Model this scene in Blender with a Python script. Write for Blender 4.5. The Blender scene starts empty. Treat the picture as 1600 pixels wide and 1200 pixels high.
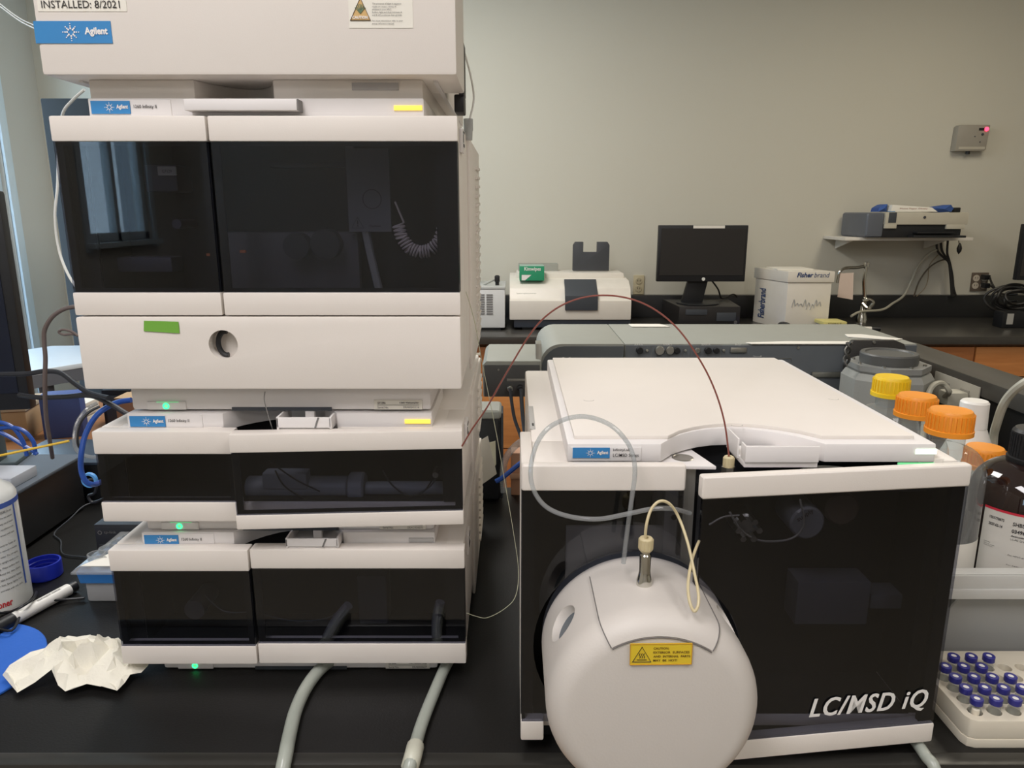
import bpy, bmesh, math, random
from mathutils import Vector, Matrix, noise
from mathutils.geometry import delaunay_2d_cdt
C = bpy.context.scene.collection
PI = math.pi; R = math.radians
random.seed(4)
# ------------------------------------------------------------------ camera, world, light
H = 0.53; PITCH = R(13.2); F = 1150.0
cam_d = bpy.data.cameras.new('camera'); cam = bpy.data.objects.new('camera', cam_d); C.objects.link(cam)
cam.location = (0, 0, H); cam.rotation_euler = (PI/2-PITCH, 0, 0)
cam_d.sensor_width = 36; cam_d.lens = F/1600*36; cam_d.clip_start = .01; cam_d.clip_end = 100
bpy.context.scene.camera = cam
vs = bpy.context.scene.view_settings
vs.view_transform = 'Standard'; vs.look = 'None'; vs.gamma = 1; vs.exposure = 0.20; vs.use_curve_mapping = False
w = bpy.data.worlds.new('sky'); bpy.context.scene.world = w; w.use_nodes = True
bgn = w.node_tree.nodes['Background']; bgn.inputs[0].default_value = (.50, .72, 1, 1); bgn.inputs[1].default_value = 2.6
def area(name, loc, size, power, col, rot=(0, 0, 0)):
    l = bpy.data.lights.new(name, 'AREA'); l.shape = 'RECTANGLE'; l.size = size[0]; l.size_y = size[1]
    l.energy = power; l.color = col; o = bpy.data.objects.new(name, l); C.objects.link(o)
    o.location = loc; o.rotation_euler = rot; return o
CEIL = 1.79
WARM = (1.0, .925, .82)
LAMPS = [(-.55, -.35, 26, (1, .96, .97), 'nearest the white stack'), (.95, -.40, 12, (1, .95, .93), 'nearest the wide instrument'), (-1.1, -2.4, 14, (1, .94, .90), 'behind the viewer at left'),
         (1.2, -2.4, 12, (1, .93, .86), 'behind the viewer at right'), (1.9, 2.2, 15, (1, .90, .72), 'toward the printer shelf'), (-.45, 2.3, 30, (1, .96, .90), 'toward the tall cabinet')]
for lx, ly, lp, lc, ln in LAMPS:
    area('ceiling_lamp_light', (lx, ly, CEIL-.035), (.56, 1.16), lp, lc)
# daylight entering by the two windows of the left wall
area('window_daylight', (-2.46, 2.585, .55), (2.0, 1.6), 34, (.60, .79, 1.0), (0, -PI/2, 0))
area('window_daylight', (-2.46, -2.925, 1.0), (1.3, .68), 12, (.60, .79, 1.0), (0, -PI/2, 0))

# ------------------------------------------------------------------ helpers
def at(px, py, Y=None, z=None):
    """point of the room seen at photo position px,py at distance Y (or at height z)"""
    dx = (px-800)/F; dy = (600-py)/F
    c, s = math.cos(PITCH), math.sin(PITCH)
    d = Vector((dx, c+dy*s, -s+dy*c))
    t = Y/d.y if Y is not None else (z-H)/d.z
    return Vector((0, 0, H))+d*t
ROW = 470
def ax(px, Y): return at(px, ROW, Y).x
def lin(v):
    v = v/255
    return v/12.92 if v <= .04045 else ((v+.055)/1.055)**2.4
MATS = {}
def mat(name, rgb, rough=.5, metal=0, var=.04, vscale=30, bump=0, bscale=200, emit=0, coat=0, alpha=1, spec=.5, trans=0):
    if name in MATS: return MATS[name]
    m = bpy.data.materials.new(name); m.use_nodes = True; nt = m.node_tree
    b = nt.nodes['Principled BSDF']; col = (lin(rgb[0]), lin(rgb[1]), lin(rgb[2]), 1)
    b.inputs['Roughness'].default_value = rough; b.inputs['Metallic'].default_value = metal
    b.inputs['Specular IOR Level'].default_value = spec; b.inputs['Coat Weight'].default_value = coat
    b.inputs['Alpha'].default_value = alpha
    if trans: b.inputs['Transmission Weight'].default_value = trans
    tc = nt.nodes.new('ShaderNodeTexCoord'); n = nt.nodes.new('ShaderNodeTexNoise'); n.inputs['Scale'].default_value = vscale
    n.inputs['Detail'].default_value = 3
    nt.links.new(tc.outputs['Object'], n.inputs['Vector'])
    mx = nt.nodes.new('ShaderNodeMix'); mx.data_type = 'RGBA'
    mx.inputs[6].default_value = tuple(c*(1-var) for c in col[:3])+(1,); mx.inputs[7].default_value = tuple(min(1, c*(1+var)) for c in col[:3])+(1,)
    nt.links.new(n.outputs['Fac'], mx.inputs[0]); nt.links.new(mx.outputs[2], b.inputs['Base Color'])
    if bump:
        n2 = nt.nodes.new('ShaderNodeTexNoise'); n2.inputs['Scale'].default_value = bscale; nt.links.new(tc.outputs['Object'], n2.inputs['Vector'])
        bp = nt.nodes.new('ShaderNodeBump'); bp.inputs['Strength'].default_value = bump; bp.inputs['Distance'].default_value = .002
        nt.links.new(n2.outputs['Fac'], bp.inputs['Height']); nt.links.new(bp.outputs['Normal'], b.inputs['Normal'])
    if emit: b.inputs['Emission Color'].default_value = col; b.inputs['Emission Strength'].default_value = emit
    MATS[name] = m; return m
def glass(name, tint, refl=.9, rough=.02, ior=1.5, haze=0.0):
    """tinted clear sheet: tinted straight-through light plus a Fresnel reflection"""
    m = bpy.data.materials.new(name); m.use_nodes = True; nt = m.node_tree; nt.nodes.clear()
    o = nt.nodes.new('ShaderNodeOutputMaterial'); t = nt.nodes.new('ShaderNodeBsdfTransparent'); t.inputs[0].default_value = (*tint, 1)
    g = nt.nodes.new('ShaderNodeBsdfGlossy'); g.inputs['Roughness'].default_value = rough; g.inputs[0].default_value = (refl, refl, refl, 1)
    f = nt.nodes.new('ShaderNodeFresnel'); f.inputs[0].default_value = ior; mx = nt.nodes.new('ShaderNodeMixShader')
    ge = nt.nodes.new('ShaderNodeNewGeometry'); iv = nt.nodes.new('ShaderNodeMath'); iv.operation = 'SUBTRACT'; iv.inputs[0].default_value = 1; nt.links.new(ge.outputs['Backfacing'], iv.inputs[1])
    mu = nt.nodes.new('ShaderNodeMath'); mu.operation = 'MULTIPLY'; nt.links.new(f.outputs[0], mu.inputs[0]); nt.links.new(iv.outputs[0], mu.inputs[1])
    nt.links.new(mu.outputs[0], mx.inputs[0]); nt.links.new(t.outputs[0], mx.inputs[1]); nt.links.new(g.outputs[0], mx.inputs[2])
    last = mx
    if haze:  # even grey mixed in to paint the pale haze light gives clear material
        d = nt.nodes.new('ShaderNodeBsdfDiffuse'); d.inputs[0].default_value = (.6, .6, .6, 1); m2 = nt.nodes.new('ShaderNodeMixShader'); m2.inputs[0].default_value = haze
        nt.links.new(mx.outputs[0], m2.inputs[1]); nt.links.new(d.outputs[0], m2.inputs[2]); last = m2
    nt.links.new(last.outputs[0], o.inputs[0]); MATS[name] = m; return m
def wood(name, a, b, axis=0):
    m = bpy.data.materials.new(name); m.use_nodes = True; nt = m.node_tree; bs = nt.nodes['Principled BSDF']; bs.inputs['Roughness'].default_value = .45
    tc = nt.nodes.new('ShaderNodeTexCoord'); mp = nt.nodes.new('ShaderNodeMapping'); s = [14, 14, 14]; s[axis] = 1.2; mp.inputs['Scale'].default_value = s
    n = nt.nodes.new('ShaderNodeTexNoise'); n.inputs['Scale'].default_value = 2.2; n.inputs['Detail'].default_value = 6; n.inputs['Distortion'].default_value = .6
    r = nt.nodes.new('ShaderNodeValToRGB'); r.color_ramp.elements[0].position = .3; r.color_ramp.elements[1].position = .7
    r.color_ramp.elements[0].color = (*[lin(v) for v in a], 1); r.color_ramp.elements[1].color = (*[lin(v) for v in b], 1)
    nt.links.new(tc.outputs['Object'], mp.inputs[0]); nt.links.new(mp.outputs[0], n.inputs[0]); nt.links.new(n.outputs['Fac'], r.inputs[0]); nt.links.new(r.outputs[0], bs.inputs[0])
    MATS[name] = m; return m

WHITE = mat('warm_white_plastic', (226, 219, 211), .42, var=.015, bump=.05, bscale=900)
LABW = mat('cool_white_plastic', (226, 222, 220), .45, var=.015)
SOURCEW = mat('source_white_plastic', (204, 198, 191), .5, var=.015, bump=.06, bscale=500)  # darkened base colour carries the viewer's shadow on the drum
BLACK = mat('black_plastic', (24, 25, 28), .45, var=.15)
DARKIN = mat('dark_interior', (14, 15, 20), .6, var=.2)
CHAR = mat('charcoal_plastic', (62, 66, 72), .5)
GREY = mat('grey_enamel', (150, 151, 143), .5)
DGREY = mat('dark_grey_enamel', (92, 97, 101), .5)
STEEL = mat('brushed_steel', (180, 178, 172), .32, metal=1, var=.08, vscale=80)
CHROME = mat('chrome', (210, 208, 200), .12, metal=1)
PLATE = mat('grey_metal_plate', (150, 148, 142), .38, metal=.6)
BLUE = mat('label_blue', (52, 130, 190), .5)
INK = mat('black_ink', (40, 38, 40), .6)
PRINTW = mat('white_print', (232, 230, 226), .5)
PAPER = mat('paper', (226, 222, 212), .8)
YELLOW = mat('sticker_yellow', (222, 192, 48), .5)
TAPE = mat('green_tape', (112, 170, 62), .7)
SMOKE = glass('smoked_glass', (.56, .57, .62), .95, .015, 1.55)
CLEAR = glass('clear_glass', (.90, .92, .91), 1, .01, 1.5, .12)
CLEARP = glass('clear_plastic_tube', (.80, .83, .84), 1, .08, 1.55, .22)
FROST = glass('frosted_plastic', (.62, .63, .62), .8, .3, 1.45, .45)
ORANGE = mat('orange_cap', (238, 150, 42), .45)
YCAP = mat('yellow_cap', (236, 196, 30), .45)
AMBER = mat('dark_amber_glass', (34, 22, 20), .06, coat=.5)
VBLUE = mat('vial_cap_blue', (42, 42, 128), .4)
CARD = mat('cardboard', (178, 148, 112), .8, bump=.1)
CREAM = mat('cream_peek', (202, 188, 150), .45)
REDTUBE = mat('red_brown_capillary', (132, 72, 62), .35)
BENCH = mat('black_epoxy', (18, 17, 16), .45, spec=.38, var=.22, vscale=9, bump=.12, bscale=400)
OAK = wood('honey_maple', (184, 118, 66), (208, 146, 90), 0)
LEDG = mat('green_led', (60, 255, 160), .4, emit=1.5)
LEDGS = mat('soft_green_led', (120, 220, 150), .4, emit=.45)
LEDY = mat('amber_led', (255, 206, 84), .4, emit=.75)
LEDW = mat('white_led', (225, 255, 225), .4, emit=1.6)
LEDR = mat('red_led', (255, 60, 90), .4, emit=3)

class MB:
    def __init__(s): s.v = []; s.f = []
    def add(s, vs, fs, M=None):
        n = len(s.v); s.v += [(M @ Vector(p)) if M else Vector(p) for p in vs]; s.f += [tuple(i+n for i in f) for f in fs]; return s
    def addbm(s, bm, M=None):
        bm.verts.index_update(); s.add([v.co.copy() for v in bm.verts], [[v.index for v in f.verts] for f in bm.faces], M); bm.free(); return s
    def box(s, x0, x1, y0, y1, z0, z1, bev=0, seg=2, M=None):
        bm = bmesh.new(); bmesh.ops.create_cube(bm, size=1)
        for v in bm.verts: v.co = Vector(((x0+x1)/2+v.co.x*(x1-x0), (y0+y1)/2+v.co.y*(y1-y0), (z0+z1)/2+v.co.z*(z1-z0)))
        if bev: bmesh.ops.bevel(bm, geom=bm.edges[:], offset=min(bev, .45*min(abs(x1-x0), abs(y1-y0), abs(z1-z0))), segments=seg, profile=.6, affect='EDGES')
        return s.addbm(bm, M)
    def prism(s, pts, axis, a0, a1, bev=0, M=None, seg=2):
        def mk(p, a): return {'y': (p[0], a, p[1]), 'z': (p[0], p[1], a), 'x': (a, p[0], p[1])}[axis]
        bm = bmesh.new(); A = [bm.verts.new(mk(p, a0)) for p in pts]; B = [bm.verts.new(mk(p, a1)) for p in pts]; n = len(pts)
        bm.faces.new(A); bm.faces.new(B[::-1])
        for i in range(n): bm.faces.new((A[i], B[i], B[(i+1) % n], A[(i+1) % n]))
        bmesh.ops.recalc_face_normals(bm, faces=bm.faces[:])
        if bev:
            es = [e for e in bm.edges if len(e.link_faces) == 2 and e.calc_face_angle(0) > .6]
            bmesh.ops.bevel(bm, geom=es, offset=bev, segments=seg, profile=.6, affect='EDGES')
        return s.addbm(bm, M)
    def lathe(s, prof, o=(0, 0, 0), axis='z', n=32, a0=0, a1=2*PI, M=None):
        full = abs(a1-a0-2*PI) < 1e-6; m = n if full else n+1; vs = []; fs = []; k = len(prof)
        for i in range(m):
            a = a0+(a1-a0)*i/n; ca, sa = math.cos(a), math.sin(a)
            for r, h in prof:
                p = {'z': (r*ca, r*sa, h), 'y': (r*ca, h, r*sa), 'x': (h, r*ca, r*sa)}[axis]
                vs.append((p[0]+o[0], p[1]+o[1], p[2]+o[2]))
        for i in range(n):
            j = (i+1) % m
            for q in range(k-1): fs.append((i*k+q, j*k+q, j*k+q+1, i*k+q+1))
        return s.add(vs, fs, M)
    def cyl(s, o, axis, r, h0, h1, n=24, bev=0, M=None):
        b = bev
        return s.lathe([(0, h0), (r-b, h0), (r, h0+b), (r, h1-b), (r-b, h1), (0, h1)] if b else [(0, h0), (r, h0), (r, h0+1e-5), (r, h1-1e-5), (r, h1), (0, h1)], o, axis, n, M=M)
    def tube(s, pts, r, n=8, res=6, smooth=True, closed=False):
        P = [Vector(p) for p in pts]
        if smooth:
            Q = []; L = len(P)
            for i in range(L if closed else L-1):
                p0 = P[(i-1) % L] if closed or i > 0 else P[0]; p1 = P[i]; p2 = P[(i+1) % L]
                p3 = P[(i+2) % L] if closed or i+2 < L else P[-1]
                for k in range(res):
                    t = k/res
                    Q.append(.5*((2*p1)+(-p0+p2)*t+(2*p0-5*p1+4*p2-p3)*t*t+(-p0+3*p1-3*p2+p3)*t**3))
            if not closed: Q.append(P[-1])
            P = Q
        vs = []; fs = []; L = len(P); up = None
        for i in range(L):
            t = (P[(i+1) % L] if (closed or i+1 < L) else P[i])-(P[i-1] if (closed or i > 0) else P[i]); t.normalize()
            if up is None: up = t.orthogonal().normalized()
            up = (up-t*up.dot(t)).normalized(); bi = t.cross(up)
            for k in range(n):
                a = 2*PI*k/n; vs.append(P[i]+(up*math.cos(a)+bi*math.sin(a))*r)
        for i in range(L if closed else L-1):
            for k in range(n): fs.append((i*n+k, i*n+(k+1) % n, ((i+1) % L)*n+(k+1) % n, ((i+1) % L)*n+k))
        if not closed: fs.append(tuple(range(n))[::-1]); fs.append(tuple((L-1)*n+k for k in range(n)))
        return s.add(vs, fs)
    def quad(s, O, U, V, a0, a1, b0, b1, lift=0):
        N = U.cross(V).normalized()*lift
        return s.add([O+U*a0+V*b0+N, O+U*a1+V*b0+N, O+U*a1+V*b1+N, O+U*a0+V*b1+N], [(0, 1, 2, 3)])
WM = {}
def tag(o, label=None, cat=None, group=None, kind=None):
    if label: o['label'] = label
    if cat: o['category'] = cat
    if group: o['group'] = group
    if kind: o['kind'] = kind
    return o
def thing(name, label, cat, loc=(0, 0, 0), group=None, rot=0):
    o = bpy.data.objects.new(name, None); C.objects.link(o); o.empty_display_size = .02
    o.location = loc; o.rotation_euler = (0, 0, rot); WM[o.name] = Matrix.Translation(Vector(loc)) @ Matrix.Rotation(rot, 4, 'Z')
    return tag(o, label, cat, group)
def obj(name, mb, m, parent=None, label=None, cat=None, group=None, kind=None, local=False, smooth=True, origin=None, sharp=32):
    me = bpy.data.meshes.new(name); o = bpy.data.objects.new(name, me); C.objects.link(o)
    PW = WM[parent.name] if parent else Matrix()
    W = PW
    if origin is not None: W = Matrix.Translation(Vector(origin))
    vs = mb.v if local else [W.inverted() @ v for v in mb.v]
    me.from_pydata([tuple(v) for v in vs], [], mb.f); me.validate()
    bm = bmesh.new(); bm.from_mesh(me); bmesh.ops.recalc_face_normals(bm, faces=bm.faces[:]); bm.to_mesh(me); bm.free()
    if smooth:
        me.polygons.foreach_set('use_smooth', [True]*len(me.polygons)); me.set_sharp_from_angle(angle=R(sharp))
    me.materials.append(m)
    if parent: o.parent = parent
    if origin is not None: o.location = PW.inverted() @ Vector(origin) if parent else origin
    WM[o.name] = W if origin is not None else PW
    return tag(o, label, cat, group, kind)
def single(name, mb, m, label, cat, group=None, kind=None):
    """a top-level thing that is one mesh; its origin stands at its base"""
    xs = [v.x for v in mb.v]; ys = [v.y for v in mb.v]; zs = [v.z for v in mb.v]
    return obj(name, mb, m, None, label, cat, group, kind, origin=((min(xs)+max(xs))/2, (min(ys)+max(ys))/2, min(zs)))
def struct(name, mb, m, parent=None): return obj(name, mb, m, parent, kind=None if parent else 'structure')
def boolean(o, cutter_mb):
    me = bpy.data.meshes.new('cut'); W = WM[o.name]; me.from_pydata([tuple(W.inverted() @ v) for v in cutter_mb.v], [], cutter_mb.f)
    bm = bmesh.new(); bm.from_mesh(me); bmesh.ops.remove_doubles(bm, verts=bm.verts[:], dist=1e-6); bmesh.ops.recalc_face_normals(bm, faces=bm.faces[:]); bm.to_mesh(me); bm.free()
    bm = bmesh.new(); bm.from_mesh(o.data); bmesh.ops.remove_doubles(bm, verts=bm.verts[:], dist=1e-6); bmesh.ops.recalc_face_normals(bm, faces=bm.faces[:]); bm.to_mesh(o.data); bm.free()
    c = bpy.data.objects.new('cut', me); C.objects.link(c)
    t = bpy.data.objects.new('tmp', o.data); C.objects.link(t)
    md = t.modifiers.new('b', 'BOOLEAN'); md.operation = 'DIFFERENCE'; md.object = c; md.solver = 'EXACT'
    dg = bpy.context.evaluated_depsgraph_get(); dg.update()
    new = bpy.data.meshes.new_from_object(t.evaluated_get(dg)); o.data = new
    new.set_sharp_from_angle(angle=R(32))
    bpy.data.objects.remove(c); bpy.data.objects.remove(t)
X_ = Vector((1, 0, 0)); Z_ = Vector((0, 0, 1)); Y_ = Vector((0, 1, 0))
def text(name, s, m, parent, O, U, V, w, h, bold=0, shear=0, extr=.00015, lift=.0006, spacing=1, label=None):
    """lettering fitted to a w x h field whose lower left corner is O"""
    cu = bpy.data.curves.new('t', 'FONT'); cu.body = s; cu.offset = bold; cu.shear = shear; cu.extrude = 0; cu.resolution_u = 3; cu.space_character = spacing
    t = bpy.data.objects.new('t', cu); C.objects.link(t)
    dg = bpy.context.evaluated_depsgraph_get(); dg.update()
    me = bpy.data.meshes.new_from_object(t.evaluated_get(dg)); bpy.data.objects.remove(t)
    co = [v.co.copy() for v in me.vertices]
    if not co: return None
    x0 = min(c.x for c in co); x1 = max(c.x for c in co); y0 = min(c.y for c in co); y1 = max(c.y for c in co)
    N = U.cross(V).normalized()
    mb = MB(); mb.add([O+U*((c.x-x0)/(x1-x0)*w)+V*((c.y-y0)/(y1-y0)*h)+N*lift for c in co], [tuple(p.vertices) for p in me.polygons])
    bpy.data.meshes.remove(me)
    return obj(name, mb, m, parent, label, smooth=False)
def label_logo(parent, O, U, V, w, h):
    """blue maker's plate: starburst of dots and white lettering"""
    N = U.cross(V).normalized()
    p = obj('logo_plate', MB().add([O+N*.0001, O+U*w+N*.0001, O+U*w+V*h+N*.0001, O+V*h+N*.0001, O+N*.0007, O+U*w+N*.0007, O+U*w+V*h+N*.0007, O+V*h+N*.0007],
        [(4, 5, 6, 7), (0, 1, 5, 4), (1, 2, 6, 5), (2, 3, 7, 6), (3, 0, 4, 7)]), BLUE, parent, 'blue plate with white starburst and lettering')
    st = MB(); c = O+U*(w*.475)+V*(h*.5); un = h*.36
    for k in range(8):
        a = k*PI/4+(.0 if k % 2 else 0)
        for r, d in ((.42, .13), (.66, .10), (.92, .08) if True else 0):
            q = c+(U*math.cos(a)+V*math.sin(a))*un*r*(1.15 if k % 2 == 0 else 1)+N*.0012
            st.add([q+(U*math.cos(b)+V*math.sin(b))*un*d for b in [i*PI/4 for i in range(8)]], [tuple(range(8))])
    obj('starburst', st, PRINTW, p, smooth=False)
    text('lettering', 'Agilent', PRINTW, p, O+U*(w*.655)+V*(h*.30), U, V, w*.30, h*.42, bold=.035, lift=.0012)
    return p

# ------------------------------------------------------------------ room shell
FL = -.91
XL, XR, YB, YF = -2.3, 4.2, 3.8, -3.7
WALL = mat('wall_paint', (204, 200, 186), .8, var=.02, vscale=2, bump=.06, bscale=120)
WALLC = mat('wall_paint_left', (196, 194, 186), .8, var=.02, vscale=2, bump=.06, bscale=120)
struct('floor', MB().box(XL-.1, XR+.1, YF-.1, YB+.1, FL-.1, FL), mat('vinyl_floor', (150, 142, 128), .5, var=.06, vscale=6))
struct('ceiling', MB().box(XL-.1, XR+.1, YF-.1, YB+.1, CEIL, CEIL+.1), mat('ceiling_tile', (224, 220, 210), .9))
struct('wall_back', MB().box(XL-.1, XR+.1, YB, YB+.1, FL, CEIL), WALL)
struct('wall_front', MB().box(XL-.1, XR+.1, YF-.1, YF, FL, CEIL), mat('wall_paint_near', (190, 186, 178), .8))
struct('wall_right', MB().box(XR, XR+.1, YF, YB, FL, CEIL), WALL)
# left wall with two window openings
wins = [(-3.3, -2.58, .36, 1.68), (1.7, 3.47, -.55, 1.68)]
wl = MB(); y = YF
for a, b, z0, z1 in wins:
    wl.box(XL-.1, XL, y, a, FL, CEIL); wl.box(XL-.1, XL, a, b, FL, z0); wl.box(XL-.1, XL, a, b, z1, CEIL); y = b
wl.box(XL-.1, XL, y, YB, FL, CEIL)
struct('wall_left', wl, WALLC)
FRAME = mat('window_frame_paint', (206, 220, 228), .5)
for i, (a, b, z0, z1) in enumerate(wins):
    e = bpy.data.objects.new('window_%d' % (i+1), None); C.objects.link(e); e.location = (XL, a, z0); WM[e.name] = Matrix.Translation((XL, a, z0)); e['kind'] = 'structure'
    f = MB()
    for (ya, yb, za, zb) in ((a, b, z0, z0+.05), (a, b, z1-.05, z1), (a, a+.05, z0, z1), (b-.05, b, z0, z1), ((a+b)/2-.02, (a+b)/2+.02, z0, z1)):
        f.box(XL-.07, XL-.02, ya, yb, za, zb, .004)
    f.box(XL-.005, XL+.012, b, b+.05, z0-.05, z1+.03, .003); f.box(XL-.005, XL+.012, a-.05, a, z0-.05, z1+.03, .003)
    obj('window_frame', f, FRAME, e)
    obj('window_pane', MB().box(XL-.05, XL-.044, a+.04, b-.04, z0+.04, z1-.04), CLEAR, e)
    obj('window_sill', MB().box(XL-.08, XL+.05, a-.04, b+.04, z0-.03, z0, .004), FRAME, e)
for lx, ly, lp, lc, ln in LAMPS:
    t = thing('ceiling_light', 'x', 'light', (lx, ly, CEIL), 'ceiling light panels')
    t['label'] = 'white framed ceiling light panel ' + ln
    f = MB()
    for bx in ((-.31, -.285, -.61, .61), (.285, .31, -.61, .61), (-.285, .285, -.61, -.585), (-.285, .285, .585, .61)): f.box(lx+bx[0], lx+bx[1], ly+bx[2], ly+bx[3], CEIL-.03, CEIL-.0005)
    obj('frame', f, LABW, t)

# ------------------------------------------------------------------ benches
t = thing('lab_bench', 'black epoxy lab bench top under the white instruments', 'bench', (0, 1.0, FL))
FRY = .622
obj('worktop', MB().box(-1.45, 1.04, FRY, 1.37, -.03, 0, .004), BENCH, t)
obj('front_lip', MB().box(-1.45, 1.04, FRY-.004, FRY+.014, -.028, .0012, .003), mat('epoxy_edge', (46, 45, 42), .3), t)
cb = obj('base_cabinet', MB().box(-1.43, 1.02, FRY+.04, 1.35, FL, -.03), OAK, t)
t = thing('bench_upstand', 'raised black service ledge running back at right behind the bottles', 'ledge', (.995, 1.2, FL))
obj('core', MB().box(.955, 1.035, .9, 1.87, -.0, .165), BENCH, t)
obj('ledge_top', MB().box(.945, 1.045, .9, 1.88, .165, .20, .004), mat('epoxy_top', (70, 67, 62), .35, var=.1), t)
obj('support', MB().box(.96, 1.03, 1.375, 1.87, FL, -.001), OAK, t)
# outlet plate on the ledge face
t = thing('outlet_plate', 'grey outlet plate on the black ledge with a plug in it', 'outlet', (.945, 1.52, .12))
obj('plate', MB().box(.941, .9445, 1.44, 1.60, .125, .185, .002), mat('plate_grey', (168, 163, 150), .5), t)
for ys in (1.47, 1.54): obj('socket', MB().box(.9395, .941, ys, ys+.03, .14, .17, .001), mat('socket_grey', (140, 136, 125), .5), t)
pl = thing('power_plug', 'beige plug and cable bent into the grey outlet plate', 'plug', (.93, 1.46, .14))
CABW = mat('beige_cable', (176, 172, 156), .5)
obj('plug_body', MB().box(.895, .9394, 1.465, 1.505, .138, .168, .008), CABW, pl)
obj('cable', MB().tube([(.90, 1.485, .155), at(1483, 612, 1.44), at(1474, 600, 1.44), at(1462, 600, 1.43), at(1452, 612, 1.42), at(1446, 640, 1.40), at(1440, 700, 1.36)], .0055), CABW, pl)
single('cable', MB().tube([at(1552, 760, 1.12), at(1552, 690, 1.12), at(1558, 660, 1.1), at(1572, 625, 1.08), at(1600, 598, 1.05), at(1640, 580, 1.05)], .0062), CABW, 'thick beige cable arching in front of the black ledge at right', 'cable')

# back bench along the far wall
t = thing('wall_bench', 'wood fronted wall bench with black top along the far wall', 'bench', (.8, 3.5, FL))
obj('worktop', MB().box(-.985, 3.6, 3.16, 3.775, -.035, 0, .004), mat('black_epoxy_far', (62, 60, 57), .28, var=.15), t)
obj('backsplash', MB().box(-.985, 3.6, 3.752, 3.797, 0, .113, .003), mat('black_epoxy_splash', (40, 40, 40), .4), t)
obj('carcass', MB().box(-.985, 3.6, 3.215, 3.75, FL+.09, -.0355), wood('maple_carcass', (120, 76, 42), (146, 96, 56), 2), t)
obj('toe_kick', MB().box(-.985, 3.6, 3.26, 3.70, FL, FL+.09), BLACK, t)
HAND = mat('pale_metal_handle', (222, 214, 198), .4)
OAKF = [wood('maple_front', (190, 122, 68), (222, 154, 92), 0), wood('maple_front_red', (168, 104, 58), (196, 128, 74), 0)]
xs = [-.98, -.385, .085, .68, 1.29, 2.045-.62, 2.035, 2.65, 3.2]
xs = [-.98, -.47, .085, .69, 1.30, 1.50, 2.045, 2.65, 3.2]
for i in range(len(xs)-1):
    a, b = xs[i]+.004, xs[i+1]-.004
    if b-a < .3: obj('stile', MB().box(a, b, 3.197, 3.215, FL+.1, -.05, .002), OAKF[0], t); continue
    for j, (z0, z1) in enumerate(((-.185, -.052), (-.52, -.19), (-.80, -.525))):
        d = obj('drawer', MB().box(a, b, 3.195, 3.215, z0, z1, .003), OAKF[(i+j) % 2], t)
        m = (a+b)/2; zc = z1-.028
        obj('handle', MB().box(m-.055, m+.055, 3.172, 3.178, zc-.006, zc+.006, .002).box(m-.055, m-.048, 3.175, 3.196, zc-.005, zc+.005).box(m+.048, m+.055, 3.175, 3.196, zc-.005, zc+.005), HAND, d)
        obj('label_holder', MB().box(m+.07, m+.13, 3.192, 3.1955, z1-.06, z1-.02, .001), OAKF[1], d)

# ------------------------------------------------------------------ instrument doors
def door(parent, A, B_, z0, z1, g0, g1, th=.018, glassm=SMOKE, pane_poly=None, cham=0):
    """A,B_ plan points of front face left and right end; bands above g1 and below g0, pane between"""
    A = Vector((*A, 0)); Bv = Vector((*B_, 0)); U = (Bv-A); wd = U.length; U.normalize(); ang = math.atan2(U.y, U.x)
    M = Matrix.Translation(A) @ Matrix.Rotation(ang, 4, 'Z')
    f = MB().box(0, wd, 0, th, g1, z1, .002, M=M)
    d = obj('door', f, WHITE, parent)
    obj('lower_band', MB().box(0, wd, 0, th, z0, g0, .002, M=M), WHITE, d)
    if pane_poly: g = MB().prism(pane_poly, 'y', .001, .0042, M=M)
    else: g = MB().box(.001, wd-.001, .001, .0042, g0, g1, M=M)
    obj('glass_pane', g, glassm, d, 'dark smoked glass pane')
    # black perimeter print behind the glass
    if not pane_poly:
        p = MB().box(0.0008, .004, .0048, th, g0, g1, M=M).box(wd-.004, wd-.0008, .0048, th, g0, g1, M=M)
        for (a, b, c, e) in ((.001, .008, g0, g1), (wd-.009, wd-.001, g0, g1), (.008, wd-.009, g0, g0+.004), (.008, wd-.009, g1-.004, g1)): p.box(a, b, .0046, .0056, c, e, M=M)
        obj('black_border', p, BLACK, d)
    return d, M
XA, XB = -.4475, -.0525
YD = .75
def bezel_poly(x0, x1, xl, xr, yf, yb, dip, n=10):
    """plan outline: straight front with a concave scoop between xl and xr"""
    pts = [(x0, yf), (xl, yf)]
    for i in range(1, n): 
        s = i/n; pts.append((xl+(xr-xl)*s, yf+dip*math.sin(PI*s)**.75))
    pts += [(xr, yf), (x1, yf), (x1, yb), (x0, yb)]
    return pts
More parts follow.
